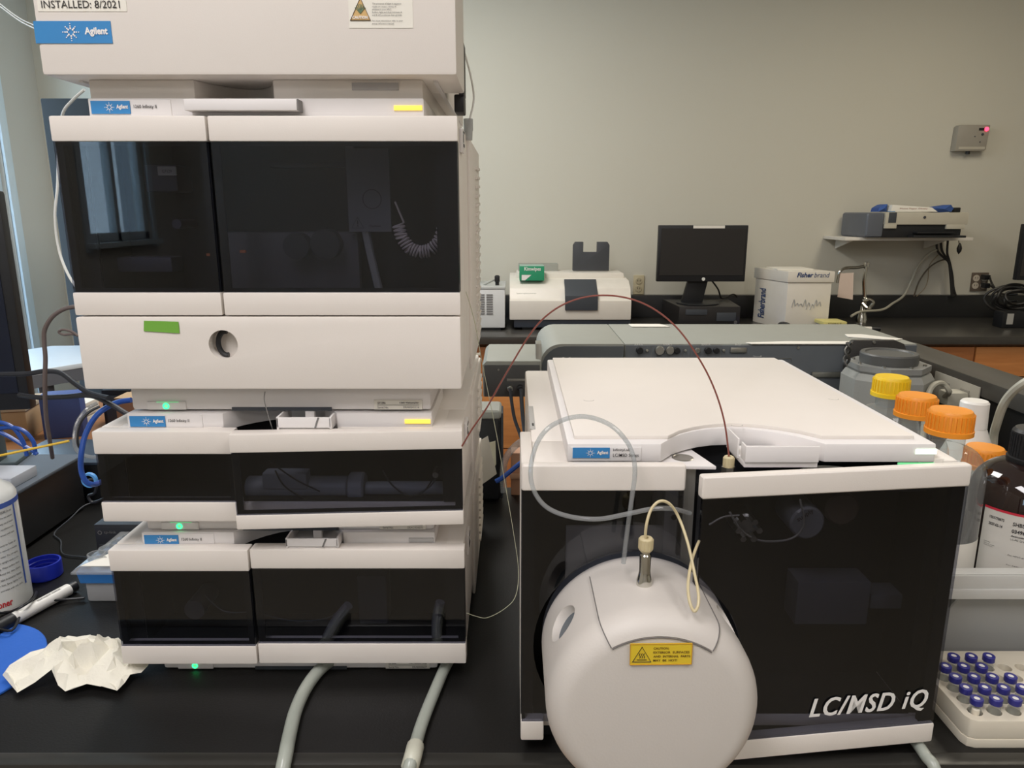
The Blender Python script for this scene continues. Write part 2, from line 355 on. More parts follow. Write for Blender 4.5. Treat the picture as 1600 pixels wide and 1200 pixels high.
def lc_module(name, label, zb, ztop_door, zbot_door, model, serial, led, top_next):
    t = thing(name, label, 'instrument', ((XA+XB)/2, .96, zb))
    zt = ztop_door; bz = zt+{'pump_module': .0130, 'detector_module': .0150, 'autosampler': .0185}[name]; dz = bz-zt-.0165
    base = obj('base', MB().box(-.414, -.088, .775, 1.17, zb+.0005, zb+.027, .004), LABW, t)
    body = MB().box(XA, XB-.002, .84, 1.185, zb+.026, zt, .003)
    body.box(XA, XA+.02, .769, .842, zb+.026, zt, .002).box(XB-.022, XB-.002, .769, .842, zb+.026, zt, .002)
    body.box(XA+.02, XB-.02, .769, .842, zb+.026, zb+.036, .002)
    body.box(XA+.019, -.316, .769, .842, zt-.010, zt-.0005, .001).box(-.19, XB-.021, .769, .842, zt-.010, zt-.0005, .001)
    obj('body', body, WHITE, t)
    obj('inner_edge', MB().box(XA+.001, XA+.022, .7681, .7689, zb+.037, zt-.011).box(XB-.0235, XB-.003, .7681, .7689, zb+.037, zt-.011), BLACK, t)
    obj('interior', MB().box(XA+.021, XB-.023, .835, .8395, zb+.0365, zt-.002).box(XA+.0205, XA+.0225, .772, .835, zb+.037, zt-.011).box(XB-.0245, XB-.0225, .772, .835, zb+.037, zt-.011)
        .box(XA+.0225, XB-.0245, .772, .835, zb+.0365, zb+.038), DARKIN, t)
    pr = bezel_poly(-.418, -.087, -.314, -.190, .7695, .90, .05)
    if name == 'autosampler':
        pr = [(-.418, .7695), (-.087, .7695), (-.087, .90), (-.418, .90)]
    bezel = obj('top_bezel', MB().prism(pr, 'z', bz-.0205 if name != 'autosampler' else zt+.0005, bz, .0015), LABW, t)
    # seam of the name panel
    obj('name_panel', MB().box(-.4165, -.336, .7685, .7700, max(zt-.004, bz-.019), bz-.0015, .0006), LABW, bezel)
    label_logo(t, Vector((-.4145, .7683, bz-.0148)), X_, Z_, .0385, .0120)
    text('lettering', model, INK, t, Vector((-.3725, .7684, bz-.0105)), X_, Z_, .0225, .0042, bold=.004)
    # tray / lip
    if name != 'autosampler':
        cl = MB().box(-.2505, -.1925, .752, .7545, zt+.0035, bz, .0008)
        cl.box(-.2505, -.248, .752, .80, zt+.0015, bz+.0005, .0008).box(-.2505, -.1925, .754, .80, zt+.0008, zt+.0022, .0004).box(-.1945, -.192, .752, .77, zt+.0025, bz, .0005)
        q = obj('leak_tray', cl, LABW, t)
        obj('divider_rib', MB().add([(-.2105, .7515, zt+.0035), (-.2085, .7515, zt+.0035), (-.2045, .7515, bz), (-.2065, .7515, bz), (-.2105, .7522, zt+.0035), (-.2085, .7522, zt+.0035), (-.2045, .7522, bz), (-.2065, .7522, bz)], [(0, 1, 2, 3), (4, 5, 6, 7), (0, 1, 5, 4), (1, 2, 6, 5), (2, 3, 7, 6), (3, 0, 4, 7)]), mat('rib_grey', (120, 118, 116), .5), q)
        obj('tube_clip', MB().box(-.226, -.216, .775, .782, zt+.002, bz+.003, .001), LABW, q)
    else:
        q = obj('leak_tray', MB().box(-.3165, -.2075, .752, .769, zt+.005, bz-.003, .001), LABW, t)
        obj('divider_rib', MB().box(-.2075, -.2065, .753, .769, zt+.005, bz-.003), mat('rib_grey', (120, 118, 116), .5), q)
    lm = {'amber': LEDY, 'off': mat('led_off', (176, 174, 172), .4)}[led]
    obj('status_light', MB().box(-.1165, -.0885, .7680, .7697, bz-.0115, bz-.0068, .0005), lm, t, 'amber status light' if led == 'amber' else 'unlit grey status light')
    # base front : button, seam, serial plate, scoop shade
    obj('power_button', MB().box(-.3965, -.3545, .7735, .7755, zb+.0012, zb+.0100, .0008), LABW, base)
    rg = MB().lathe([(.0022, -.0004), (.0034, -.0004), (.0034, .0003), (.0022, .0003)], (-.376, .7731, zb+.0055), 'y', 20)
    obj('ring_light', rg, LEDG, base, 'glowing green ring')
    obj('light_strip', MB().box(-.386, -.362, .7732, .7736, zb+.0096, zb+.0103), LEDGS, base)
    obj('scoop_shade', MB().prism([(-.305, .7738), (-.300, .790), (-.205, .80), (-.196, .7738)], 'z', zb+.0001, zb+.004), CHAR, base)  # solid charcoal piece that paints the shade of the base scoop
    sp = obj('serial_plate', MB().box(-.150, -.0975, .7735, .7752, zb+.0015, zb+.0120, .0003), PAPER, base)
    text('lettering', 'Serial No.', INK, sp, Vector((-.146, .7731, zb+.0030)), X_, Z_, .012, .0024)
    text('lettering', serial[1], INK, sp, Vector((-.118, .7731, zb+.0030)), X_, Z_, .017, .0024)
    text('lettering', serial[0], INK, sp, Vector((-.146, .7731, zb+.0080)), X_, Z_, .009, .0024, bold=.02)
    text('lettering', serial[2], INK, sp, Vector((-.122, .7731, zb+.0080)), X_, Z_, .021, .0024, bold=.02)
    obj('ruled_line', MB().box(-.1465, -.101, .7729, .7732, zb+.0065, zb+.0068), INK, sp)
    # ventilated side cheek
    ck = MB().box(XB-.0025, XB+.0015, .93, 1.18, zb+.012, zt-.004, .002)
    cheek = obj('side_cheek', ck, WHITE, t)
    k = 0; z = zb+.03
    vm = MB()
    while z < zt-.03:
        vm.prism([(1.06, z), (1.15, z+.003), (1.15, z+.007), (1.06, z+.004)], 'x', XB+.001, XB+.0045, .0004); z += .0125
    vn = MB(); z = zb+.036
    obj('vent_slats', vm, WHITE, cheek, kind='stuff')
    obj('slide_latch', MB().box(XB-.002, XB+.0015, .80, .83, zt-.03, zt-.006, .001), LABW, t)
    obj('latch_mark', MB().box(XB+.0017, XB+.0021, .808, .822, zt-.024, zt-.021).box(XB+.0017, XB+.0021, .806, .809, zt-.020, zt-.012).box(XB+.0017, XB+.0021, .808, .822, zt-.0105, zt-.0085), INK, t)
    return t

# --- pump at the bottom of the stack
pumpC = lc_module('pump_module', 'lowest white stack module, two smoked doors of equal height, resting on bench', 0.0, .165, .023, '1260 Infinity II', ('G7104A', 'DEAER00627', '1260 Flexible Pump'), 'off', 0)
zL = lambda y, Y=YD: at(800, y, Y).z
door(pumpC, (XA, YD), (-.2925, YD), .023, .165, zL(1010), zL(893))
dC, MC = door(pumpC, (-.2905, YD), (XB, YD), .024, .166, zL(1006), zL(889))
# --- column / detector module in the middle
pumpB = lc_module('detector_module', 'middle white stack module with right smoked door slightly ajar', .178, .302, .198, '1260 Infinity II', ('G7129A', 'DEACX24375', '1260 Vialsampler'), 'amber', 0)
door(pumpB, (XA, YD), (-.298, YD), .199, .302, zL(785), zL(710))
dB, MBx = door(pumpB, (-.2955, .733), (XB, YD-.003), .197, .304, .2135, .2835)
# --- autosampler
autoA = lc_module('autosampler', 'tall white autosampler module with large smoked doors and bottom drawer', .3185, .62, .349, '1260 Infinity II', ('G7129A', 'DEAEQ41116', '1260 Vialsampler'), 'amber', 0)
zs = zL(495); 
door(autoA, (XA, YD), (-.2965, YD), zL(493), .62, zL(457), zL(221))
dA, MA = door(autoA, (-.2945, YD), (XB, YD), zL(493), .62, zL(457), zL(221))
dr = obj('drawer', MB().box(XA+.0005, XB, YD-.002, .769, zL(608), zL(495), .003), WHITE, autoA, 'plain drawer front with round finger hole')
boolean(dr, MB().cyl((at(350, 538, YD).x, 0, at(350, 538, YD).z), 'y', .0150, .70, .765, 40))
hc = at(350, 538, YD)
arc = [(hc.x+.0085*math.cos(a), .757, hc.z+.0125*math.sin(a)) for a in [R(v) for v in range(80, 300, 20)]]
obj('hook_grip', MB().tube(arc, .0028), BLACK, dr, 'black curved hook')
tp = MB(); a, b = at(226, 501, YD-.002), at(281, 519, YD-.002)
n = 8; tv = []
for i in range(n+1):
    s = i/n; tv.append((a.x+(b.x-a.x)*s, YD-.0030, a.z-.001*s)); tv.append((a.x-.0012+(b.x-a.x)*s+.0012*(i == n), YD-.0030, b.z+.0012-.0022*s))
for k in (0, 1): tv[k] = (tv[k][0]+random.uniform(-.0006, .0006), tv[k][1], tv[k][2])
tp.add(tv, [(2*i, 2*i+2, 2*i+3, 2*i+1) for i in range(n)]); tp.add([(v[0], v[1]+.0004, v[2]) for v in tv], [(2*i, 2*i+1, 2*i+3, 2*i+2) for i in range(n)])
single('tape_strip', tp, TAPE, 'strip of torn green tape stuck on the drawer front', 'tape')
# inside the autosampler
ROW = 350
def interior(parent, name, mb, m, label=None): return obj(name, mb, m, parent, label)
TUBEW = mat('pale_tubing', (236, 222, 214), .5)
pts = []; 
c0 = [at(622, 350, .80), at(628, 372, .80), at(640, 388, .80), at(656, 394, .80), at(672, 391, .80), at(686, 378, .80), at(693, 355, .80), at(694, 335, .80)]
Q = []
for i in range(len(c0)-1):
    for k in range(36): Q.append(c0[i].lerp(c0[i+1], k/36))
coil = []
for i, p in enumerate(Q):
    tng = (Q[min(i+1, len(Q)-1)]-Q[max(i-1, 0)]).normalized(); nn = Vector((-tng.z, 0, tng.x)); a = i*2*PI/9.5
    coil.append(p+nn*.0062*math.cos(a)+Vector((0, 1, 0))*.0062*math.sin(a))
interior(autoA, 'coiled_tube', MB().tube([at(617, 315, .80)]+coil, .0011, 5, 1, False), TUBEW, 'pale tightly coiled tubing')
stk = at(546, 362, .81); st2 = at(607, 232, .81)
sk = interior(autoA, 'diagram_sheet', MB().box(stk.x, st2.x, .809, .811, stk.z, st2.z), mat('translucent_sheet', (128, 128, 130), .5), 'grey instruction sheet behind glass')
o_ = Vector((stk.x+.003, .8088, stk.z+.004))
obj('warning_triangle', MB().tube([o_, o_+X_*.013, o_+X_*.0065+Z_*.011], .0004, 4, 1, False, True), INK, sk)
obj('exclamation', MB().box(o_.x+.006, o_.x+.007, .8082, .8088, o_.z+.004, o_.z+.008).box(o_.x+.006, o_.x+.007, .8082, .8088, o_.z+.0015, o_.z+.0028), INK, sk)
text('lettering', 'Caution', INK, sk, Vector((o_.x+.019, .809, o_.z+.001)), X_, Z_, .012, .0022, bold=.02)
tor = MB().lathe([(.0095, 0), (.0102, 0)], (stk.x+.026, .8087, stk.z+.034), 'y', 32); obj('diagram_circle', tor, INK, sk)
interior(autoA, 'reflection_streak', MB().tube([at(545, 225, .815), at(560, 300, .815), at(575, 380, .815), at(592, 452, .815)], .0045, 8), mat('reflection_grey', (170, 168, 164), .5))  # pale bar standing in for a light reflection on the door glass
ir = at(345, 365, .82); ir2 = at(560, 350, .82)
interior(autoA, 'sampler_cover', MB().box(ir.x, ir2.x, .818, .83, at(0, 455, .82).z, at(0, 362, .82).z, .01), mat('sampler_grey', (104, 100, 102), .5))
interior(autoA, 'rail', MB().box(ax(430, .82), ax(560, .82), .812, .83, at(0, 262, .82).z, at(0, 255, .82).z, .001).cyl((at(465, 300, .82).x, .80, at(465, 385, .8).z), 'y', .014, -.0, .02).cyl((at(510, 300, .82).x, .80, at(510, 382, .8).z), 'y', .016, -.0, .02), mat('rail_grey', (70, 70, 72), .4, metal=.3))
interior(autoA, 'valve_block', MB().box(ax(240, .80), ax(290, .80), .79, .83, at(0, 300, .80).z, at(0, 258, .80).z, .003).cyl((at(276, 350, .79).x, 0, at(276, 350, .79).z), 'y', .005, .79, .83).box(ax(175, .8), ax(262, .8), .80, .83, at(0, 425, .8).z, at(0, 402, .8).z, .002), mat('valve_grey', (86, 86, 98), .35, metal=.4))
vt = interior(autoA, 'small_tag', MB().box(ax(255, .785), ax(283, .785), .785, .787, at(0, 274, .785).z, at(0, 260, .785).z), PAPER, 'white tag with small print')
text('lettering', 'G7129', INK, vt, Vector((ax(262, .785), .7849, at(0, 270, .785).z)), X_, Z_, .010, .003)
interior(autoA, 'orange_marker', MB().box(ax(318, .775), ax(325, .775), .775, .778, at(0, 400, .775).z, at(0, 396, .775).z).box(ax(371, .775), ax(380, .775), .775, .778, at(0, 395, .775).z, at(0, 391, .775).z), mat('orange_mark', (235, 140, 90), .6))
# inside the detector
ROW = 765
DG2 = mat('detector_grey', (150, 154, 162), .4)
d1 = MB(); zc = at(0, 768, .78).z
d1.cyl((0, .795, zc), 'x', .0125, at(385, 768, .79).x, at(545, 768, .79).x, 20, .002).cyl((0, .795, zc), 'x', .017, at(545, 768, .79).x, at(570, 768, .79).x, 20, .002).cyl((0, .795, zc-.002), 'x', .008, at(570, 768, .79).x, at(705, 768, .79).x, 16, .001)
interior(pumpB, 'column_holder', d1, DG2, 'horizontal grey column barrel')
interior(pumpB, 'column_clip', MB().box(ax(410, .78), ax(480, .78), .78, .80, at(0, 765, .78).z, at(0, 740, .78).z, .003), DG2)
nb = interior(pumpB, 'name_tag', MB().box(ax(605, .80), ax(670, .80), .81, .812, at(0, 763, .81).z, at(0, 752, .81).z), mat('tag_grey', (110, 112, 112), .5))
text('lettering', 'G7116A', INK, nb, Vector((ax(616, .80), .8098, at(0, 760, .81).z)), X_, Z_, .022, .004, bold=.02)
for k, pp in enumerate(([(598, 735), (608, 752), (628, 770), (650, 772), (672, 760), (684, 742)], [(600, 740), (615, 760), (640, 775), (662, 768), (682, 742), (722, 703)], [(430, 735), (445, 760), (480, 782)], [(420, 720), (460, 748), (500, 768)])):
    interior(pumpB, 'capillary', MB().tube([at(x, y, .775) for x, y in pp], .0009, 6), BLACK if k else CHAR)
interior(pumpB, 'fitting', MB().cyl((at(681, 740, .775).x, 0, at(681, 740, .775).z), 'y', .0035, .770, .79, 8), STEEL)
ROW = 950
interior(pumpC, 'purge_valve', MB().cyl((at(300, 950, .78).x, 0, at(300, 950, .79).z), 'y', .012, .785, .83).box(ax(560, .8), ax(605, .8), .80, .83, at(0, 975, .8).z, at(0, 900, .8).z, .002), mat('pump_grey', (70, 72, 78), .45))
for x0, y0, x1, y1 in ((545, 945, 505, 1008), (688, 940, 682, 1008)):
    interior(pumpC, 'drain_hose', MB().tube([at(x0, y0, .765), at((x0+x1)/2-3, (y0+y1)/2-3, .765), at(x1, y1, .765)], .0055), mat('hose_inner', (110, 112, 118), .5), 'pale hose seen through glass')
interior(pumpC, 'capillary', MB().tube([at(410, 960, .77), at(460, 970, .77), at(510, 966, .77), at(535, 950, .77)], .0008, 5).tube([at(320, 930, .77), at(350, 955, .77), at(392, 956, .77)], .0008, 5), CHAR)

# --- top module (its upper part leaves the frame)
topT = thing('detector_cabinet', 'big plain white module topping the stack with INSTALLED label', 'instrument', (-.25, .96, .64))
obj('body', MB().box(XA, XB, YD, .865, .6565, .93, .003).box(XA+.004, XB-.022, .86, 1.185, .6565, .93, .003), WHITE, topT)
obj('base', MB().prism(bezel_poly(-.418, -.088, -.314, -.236, .775, 1.17, .06), 'z', .6375, .6566, .002), WHITE, topT)
for xr in (-.078, -.43): obj('underside_rail', MB().box(xr, xr+.004, .78, 1.17, .6545, .6564), LABW, topT)
obj('serial_plate', MB().box(-.158, -.112, .7738, .7755, .6465, .6535, .0002), mat('plate_grey2', (176, 172, 170), .5), topT)
def face(px, py, Y=YD): return at(px, py, Y)
a = face(57, 68); b = face(171, 33)
label_logo(topT, Vector((a.x, YD, a.z)), X_, Z_, b.x-a.x+.001, b.z-a.z)
a = face(60, 18); b = face(196, -8)
lb = obj('install_label', MB().box(a.x, b.x, YD-.0004, YD+.0001, a.z, b.z), mat('label_paper', (228, 224, 212), .6), topT)
a = face(66, 13); b = face(187, 1)
text('lettering', 'INSTALLED: 8/2021', INK, lb, Vector((a.x, YD-.0004, a.z)), X_, Z_, b.x-a.x, b.z-a.z)
a = face(546, 44); b = face(644, -22)
lb = obj('caution_label', MB().box(a.x, b.x, YD-.0004, YD+.0001, a.z, b.z), mat('label_paper', (228, 224, 212), .6), topT)
p = [face(548, 32), face(579, 32), face(563, -3)]
def tri(pts, Y, inset=1.0):
    c = sum(pts, Vector())/3; return [Vector((c.x+(q.x-c.x)*inset, Y, c.z+(q.z-c.z)*inset)) for q in pts]
obj('triangle', MB().add(tri(p, YD-.0007), [(0, 1, 2)]), mat('tan_triangle', (206, 170, 110), .6), lb, smooth=False)
obj('triangle_border', MB().tube(tri(p, YD-.0008), .0006, 4, 1, False, True), mat('brown_ink', (90, 66, 48), .6), lb)
alg = MB()
for k in range(7):
    a0 = face(563, 21, YD-.0009); an = R(-60+k*20); alg.tube([a0, a0+Vector((math.sin(an)*.003, 0, .002+math.cos(an)*.002)), a0+Vector((math.sin(an)*.0055, 0, .002+math.cos(an)*.0062))], .0005, 4, 3)
obj('algae_drawing', alg, mat('algae_green', (92, 112, 84), .6), lb)
a = face(551, 30); text('lettering', 'CAUTION', PRINTW, lb, Vector((a.x, YD-.0008, a.z)), X_, Z_, face(575, 30).x-a.x, .0026, bold=.04)
for k, (s, x1) in enumerate((('The presence of algae in aqueous', 627), ('media can cause a variety of', 619), ('problems in your HPLC.', 612), ('Buffers, light and shaft between A', 628), ('and B will accelerate their growth.', 628), None, ('For more information refer to your', 629), ('pump reference manual.', 615)) if True else ()) if False else enumerate([('The presence of algae in aqueous', 627), ('media can cause a variety of', 619), ('problems in your HPLC.', 612), ('Buffers, light and shaft between A', 628), ('and B will accelerate their growth.', 628), ('', 0), ('For more information refer to your', 629), ('pump reference manual.', 615)]):
    if not s: continue
    a = face(582, 8+k*4.45); text('lettering', s, INK, lb, Vector((a.x, YD-.0005, a.z)), X_, Z_, face(x1, 8).x-a.x, .0017, bold=.0)
obj('side_handle', MB().box(XB-.0065, XB-.0005, .866, .90, .655, .712, .002).box(XB-.012, XB-.001, .87, .905, .638, .657, .002), BLACK, topT, 'black upright bracket at the rear corner')
single('tube_connector', MB().lathe([(0, .612), (.0045, .612), (.005, .622), (.0055, .623), (.0055, .636), (0, .6365)], (XB+.001, .915, 0), 'z', 20), FROST, 'frosted plastic connector under the black bracket at the stack corner', 'connector')
TW = mat('white_tubing', (226, 226, 220), .4)
single('white_tube', MB().tube([at(719, 60, .93), at(733, 108, .95), at(740, 145, .96), at(739, 165, .96), at(733, 190, .95), at(728, 212, .93)], .0012), TW, 'thin white tube curving beside the upper right rear of the stack', 'tube')
single('white_tube', MB().tube([at(132, 140, .86), at(112, 158, .87), at(98, 178, .88), at(92, 220, .9), at(90, 290, .9), at(86, 340, .9), at(92, 390, .9), at(106, 428, .89), at(124, 455, .88)], .0016), TW, 'thin white tube bowing out along the left side of the stack', 'tube')

# ------------------------------------------------------------------ LC/MSD
ms = thing('mass_spectrometer', 'low wide white instrument with smoked doors marked LC/MSD iQ', 'instrument', (.213, .86, 0))
X0, X1 = .0085, .418
bd = MB().box(X0+.011, X1-.002, .725, 1.07, .02, .300, .004).box(X0, X0+.012, .65, .76, .02, .2995, .002).box(X1-.015, X1-.001, .652, .76, .02, .304, .003)
bd.box(X0+.005, X1-.005, .65, .73, .02, .034, .002)
bd.box(.02, .058, .655, .7262, .285, .3005, .004).box(.395, X1-.002, .655, .73, .292, .3045, .002)
obj('body', bd, WHITE, ms)
obj('foot', MB().box(.03, .40, .66, 1.05, 0, .0205, .004), BLACK, ms)
obj('inner_edge', MB().box(X0+.0002, X0+.0125, .6490, .6497, .035, .2855).box(X1-.022, X1-.001, .6508, .6517, .035, .29), BLACK, ms)
obj('inner_floor', MB().box(X0+.013, X1-.016, .6505, .7178, .0342, .0352), DARKIN, ms)
obj('interior', MB().box(.0215, .402, .718, .7245, .0345, .297).box(.402, .4025, .66, .722, .036, .29), DARKIN, ms)
obj('hinge_block', MB().box(.145, .1735, .655, .716, .04, .296, .002), PLATE, ms, 'bare metal bracket between the doors')
obj('hinge_top', MB().prism([(.140, .650), (.190, .648), (.178, .700), (.145, .70)], 'z', .296, .2995, .001), LABW, ms)
obj('port_hole', MB().lathe([(.0085, .2996), (.0095, .3003), (.0105, .2997)], (.164, .672, 0), 'z', 24).cyl((.164, .672, 0), 'z', .0085, .2994, .2997), STEEL, ms)
hb = MB().cyl((.1545, .654, .246), 'y', .0028, 0, .0012, 12)
obj('black_hole', hb, BLACK, ms)
text('lettering', 'R', INK, ms, Vector((.1555, .6545, .2725)), X_, Z_, .003, .004, bold=.03)
# upper cover with scooped front edge
cov = bezel_poly(.0515, .3955, .139, .292, .654, 1.055, .052)
tb = obj('top_bezel', MB().prism(cov, 'z', .301, .3195, .0025), LABW, ms)
lidp = bezel_poly(.0590, .3815, .148, .2935, .668, 1.05, .042)
obj('lid', MB().prism(lidp, 'z', .3188, .3232, .0012), WHITE, ms, 'flat removable lid')
for q in ((920, 625), (885, 558), (1183, 556), (1302, 623), (1151, 664)):
    c = at(*q, z=.3232); obj('finger_notch', MB().lathe([(.0052, .3232), (.0056, .3234), (.006, .3232)], (c.x, c.y, 0), 'z', 16, PI, 2*PI), mat('notch_grey', (170, 165, 158), .6), ms)
obj('name_panel', MB().box(.0545, .1205, .6528, .6545, .3028, .3165, .0008), LABW, tb)
label_logo(ms, Vector((.0565, .6527, .3062)), X_, Z_, .0345, .0100)
text('lettering', 'InfinityLab', INK, ms, Vector((.0940, .6527, .3122)), X_, Z_, .0155, .0032, bold=.006)
text('lettering', 'LC/MSD Series', INK, ms, Vector((.0940, .6527, .3074)), X_, Z_, .024, .0032, bold=.006)
obj('status_light', MB().box(.3765, .3958, .6529, .6545, .3095, .3145, .0005), LEDW, ms, 'lit pale green status light')
obj('light_strip', MB().box(.362, .396, .6545, .6560, .2985, .3005), LEDGS, ms, 'green glow strip under the bezel')
cl = MB().box(.2135, .281, .640, .642, .3060, .3212, .0006).box(.2135, .2152, .641, .655, .306, .3212, .0006).box(.2135, .281, .642, .69, .3005, .3062, .0005).box(.2120, .2136, .660, .695, .303, .3225, .0005)
obj('cable_tray', cl, LABW, ms)
obj('tray_slot', MB().box(.262, .270, .6985, .70, .309, .3185), mat('slot_grey', (150, 150, 154), .5), ms)
obj('side_slot_plate', MB().box(.0195, .0255, .765, .86, .2995, .3010, .0008), mat('slot_plate', (176, 174, 170), .5), ms)
obj('side_slot', MB().box(.0222, .0240, .775, .785, .3012, .3014), BLACK, ms)
obj('inner_gap', MB().box(.17, .395, .66, .715, .270, .278), BLACK, ms)
# doors
sc = Vector((.1190, 0, .1225)); RC = .0985
zg1 = at(816, 768, .632).z; zt = at(816, 727, .632).z; zg0 = at(818, 1128, .632).z; zb = at(818, 1157, .632).z
def arc_poly(w, g0, g1, cx, cz, r, side):
    pts = []
    if side == 'L':   # pane with its lower right cut by the arc
        pts = [(.001, g0), (.001, g1), (w-.001, g1)]
        a0 = math.acos((w-.001-cx)/r); a1 = PI-math.asin(0)-.0
        zhit = g0-cz; a1 = math.acos(max(-1, -math.sqrt(max(0, r*r-zhit*zhit))/r)); a1 = 2*PI-a1
        a1 = PI+math.asin(min(1, (cz-g0)/r))
        for i in range(25):
            a = a0+(a1-a0)*i/24; pts.append((cx+r*math.cos(a), cz+r*math.sin(a)))
        return [p for p in pts if p[1] >= g0-1e-6]
    a0 = PI-math.acos(-(0.001-cx)/r) if abs(.001-cx) < r else 0
    aL = math.acos((.001-cx)/r); aE = -math.asin((cz-g0)/r)
    pts = [(w-.001, g0), (w-.001, g1), (.001, g1)]
    for i in range(25):
        a = aL+(aE-aL)*i/24; pts.append((cx+r*math.cos(a), cz+r*math.sin(a)))
    return pts
def msdoor(A, B_, z0, z1, g0, g1, side, cutc, cutr):
    A = Vector((*A, 0)); Bv = Vector((*B_, 0)); U = Bv-A; wd = U.length; ang = math.atan2(U.y, U.x); M = Matrix.Translation(A) @ Matrix.Rotation(ang, 4, 'Z')
    f = MB().box(0, wd, 0, .011, g1, z1, .003, 3, M=M)
    xa, xb = (0, cutc-cutr+.011) if side == 'L' else (cutc+cutr-.020, wd)
    d = obj('door', f, WHITE, ms)
    obj('lower_band', MB().box(xa, xb, 0, .014, z0, g0, .002, M=M), WHITE, d)
    obj('glass_pane', MB().prism(arc_poly(wd, g0, g1, cutc, sc.z, cutr, side), 'y', .001, .0045, M=M), SMOKE, d, 'dark smoked glass pane cut round the drum')
    obj('black_border', MB().box(.0008, .004, .0048, .012, (z0+z1)/2 if side == 'R' else g0, g1, M=M), BLACK, d)
    obj('black_border', MB().box(wd-.014 if side == 'R' else wd-.004, wd-.0008, .0048, .010, g0 if side == 'R' else .215, g1, M=M), BLACK, d)
    return d, M
msdoor((.0085, .632), (.1585, .632), zb, zt, zg0, zg1, 'L', sc.x-.0085, RC)
A = at(1099, 745, .600); Bq = at(1519, 727, .634)
dR, MR = msdoor((A.x, .600), (Bq.x, .632), .016, .3065, .037, .2855, 'R', sc.x-A.x-.003, .0975)
# big lettering low on the right door
Ud = (MR.to_3x3() @ X_).normalized()
def ondoor(px, py):   # point on the door plane under a photo position
    d = at(px, py, 1)-Vector((0, 0, H)); N = (MR.to_3x3() @ Y_); P0 = MR.translation
    return Vector((0, 0, H))+d*((P0-Vector((0, 0, H))).dot(N)/d.dot(N))
a = ondoor(1263, 1126); b = ondoor(1450, 1086); hh = ondoor(1450, 1086).z-ondoor(1450, 1119).z
text('lettering', 'LC/MSD iQ', PRINTW, dR, Vector((a.x, a.y, a.z)), Ud, Z_, (b-a).length*.985, hh, bold=.012, shear=.25, spacing=1.12, lift=.0003, label='white italic LC/MSD iQ')
text('lettering', 'LC/MSD iQ', PRINTW, dR, Vector((a.x, a.y, a.z))+Ud*.0007, Ud, Z_, (b-a).length*.985, hh, bold=.012, shear=.25, spacing=1.12, lift=.0004, label='white italic LC/MSD iQ')
# things behind the right pane
inn = MB()
for (x0, y0, x1, y1, d) in ((1230, 895, 1348, 960, .02), (1348, 918, 1400, 940, .015)):
    p0 = at(x0, y1, .70); p1 = at(x1, y0, .70); inn.box(p0.x, p1.x, .70-d, .712, p0.z, p1.z, .002)
obj('drip_tray', inn, mat('inner_grey', (84, 84, 90), .5), ms)
c = at(1160, 815, .68); v = MB().cyl((c.x, 0, c.z), 'y', .012, .67, .70, 20, .002)
for k in range(6): v.cyl((c.x+.010*math.cos(k*PI/3), 0, c.z+.010*math.sin(k*PI/3)), 'y', .0032, .658, .672, 6)
obj('selector_valve', v, STEEL, ms)
c = at(1250, 805, .69); cc = MB().cyl((c.x, 0, c.z), 'y', .017, .67, .715, 24, .002); cc2 = at(1310, 790, .69)
bt = obj('calibrant_bottle', cc, mat('bottle_grey', (120, 120, 124), .4), ms)
obj('calibrant_bottle', MB().cyl((cc2.x, 0, cc2.z), 'y', .017, .68, .715, 24, .002), mat('bottle_brown', (84, 70, 62), .4), ms)
text('lettering', 'supply', INK, bt, Vector((c.x-.009, .6695, c.z+.001)), Vector((.8, 0, .6)), Vector((-.6, 0, .8)), .018, .006, bold=.02)
obj('capillary', MB().tube([at(1140, 800, .66), at(1160, 830, .66), at(1190, 845, .66), at(1235, 842, .66), at(1256, 820, .66), at(1250, 780, .66)], .0011, 6).tube([at(1108, 820, .66), at(1130, 808, .66), at(1155, 805, .66)], .001, 6), mat('inner_tube', (130, 126, 120), .4), ms)
obj('capillary', MB().tube([at(1247, 737, .69), at(1262, 731, .69), at(1290, 729, .69), at(1318, 732, .69), at(1332, 738, .69)], .0014, 6), TW, ms, 'white tube bowing behind the right door top')
# inlet fitting
fc = at(1139, 715, .655)
ft = thing('capillary_fitting', 'cream knurled finger nut where the red capillary enters the instrument', 'fitting', (fc.x, fc.y, .28))
kn = MB(); prof = []
nn = 24; zt_ = at(1139, 713, .655).z; zb_ = at(1139, 729, .655).z
kn.lathe([(0, zb_), (.0048, zb_), (.0049, zt_-.001), (.0042, zt_), (.0018, zt_), (.0016, zt_-.002), (0, zt_-.002)], (fc.x, fc.y, 0), 'z', 24)
for k in range(12):
    a = k*PI/6; kn.box(-.0006, .0006, .0044, .0053, zb_+.0008, zt_-.0015, M=Matrix.Translation((fc.x, fc.y, 0)) @ Matrix.Rotation(a, 4, 'Z'))
obj('finger_nut', kn, CREAM, ft)
obj('union', MB().lathe([(0, .283), (.009, .283), (.009, .287), (.0065, .289), (.0065, zb_), (0, zb_)], (fc.x, fc.y, 0), 'z', 6).box(fc.x-.013, fc.x+.004, fc.y-.004, fc.y+.004, .281, .2855, .001), STEEL, ft)
# red capillary arching from stack to inlet
pp = [(722, 697, .747), (738, 670, .74), (760, 638, .73), (790, 585, .715), (830, 520, .70), (862, 487, .69), (900, 468, .685), (942, 461.5, .68), (985, 467, .675), (1025, 485, .67), (1062, 517, .665), (1095, 565, .66), (1117, 610, .658), (1132, 660, .656), (1139, 713, .655)]
single('red_capillary', MB().tube([at(*p) for p in pp], .00085, 8), REDTUBE, 'thin red brown capillary arching between stack and wide instrument', 'tubing')
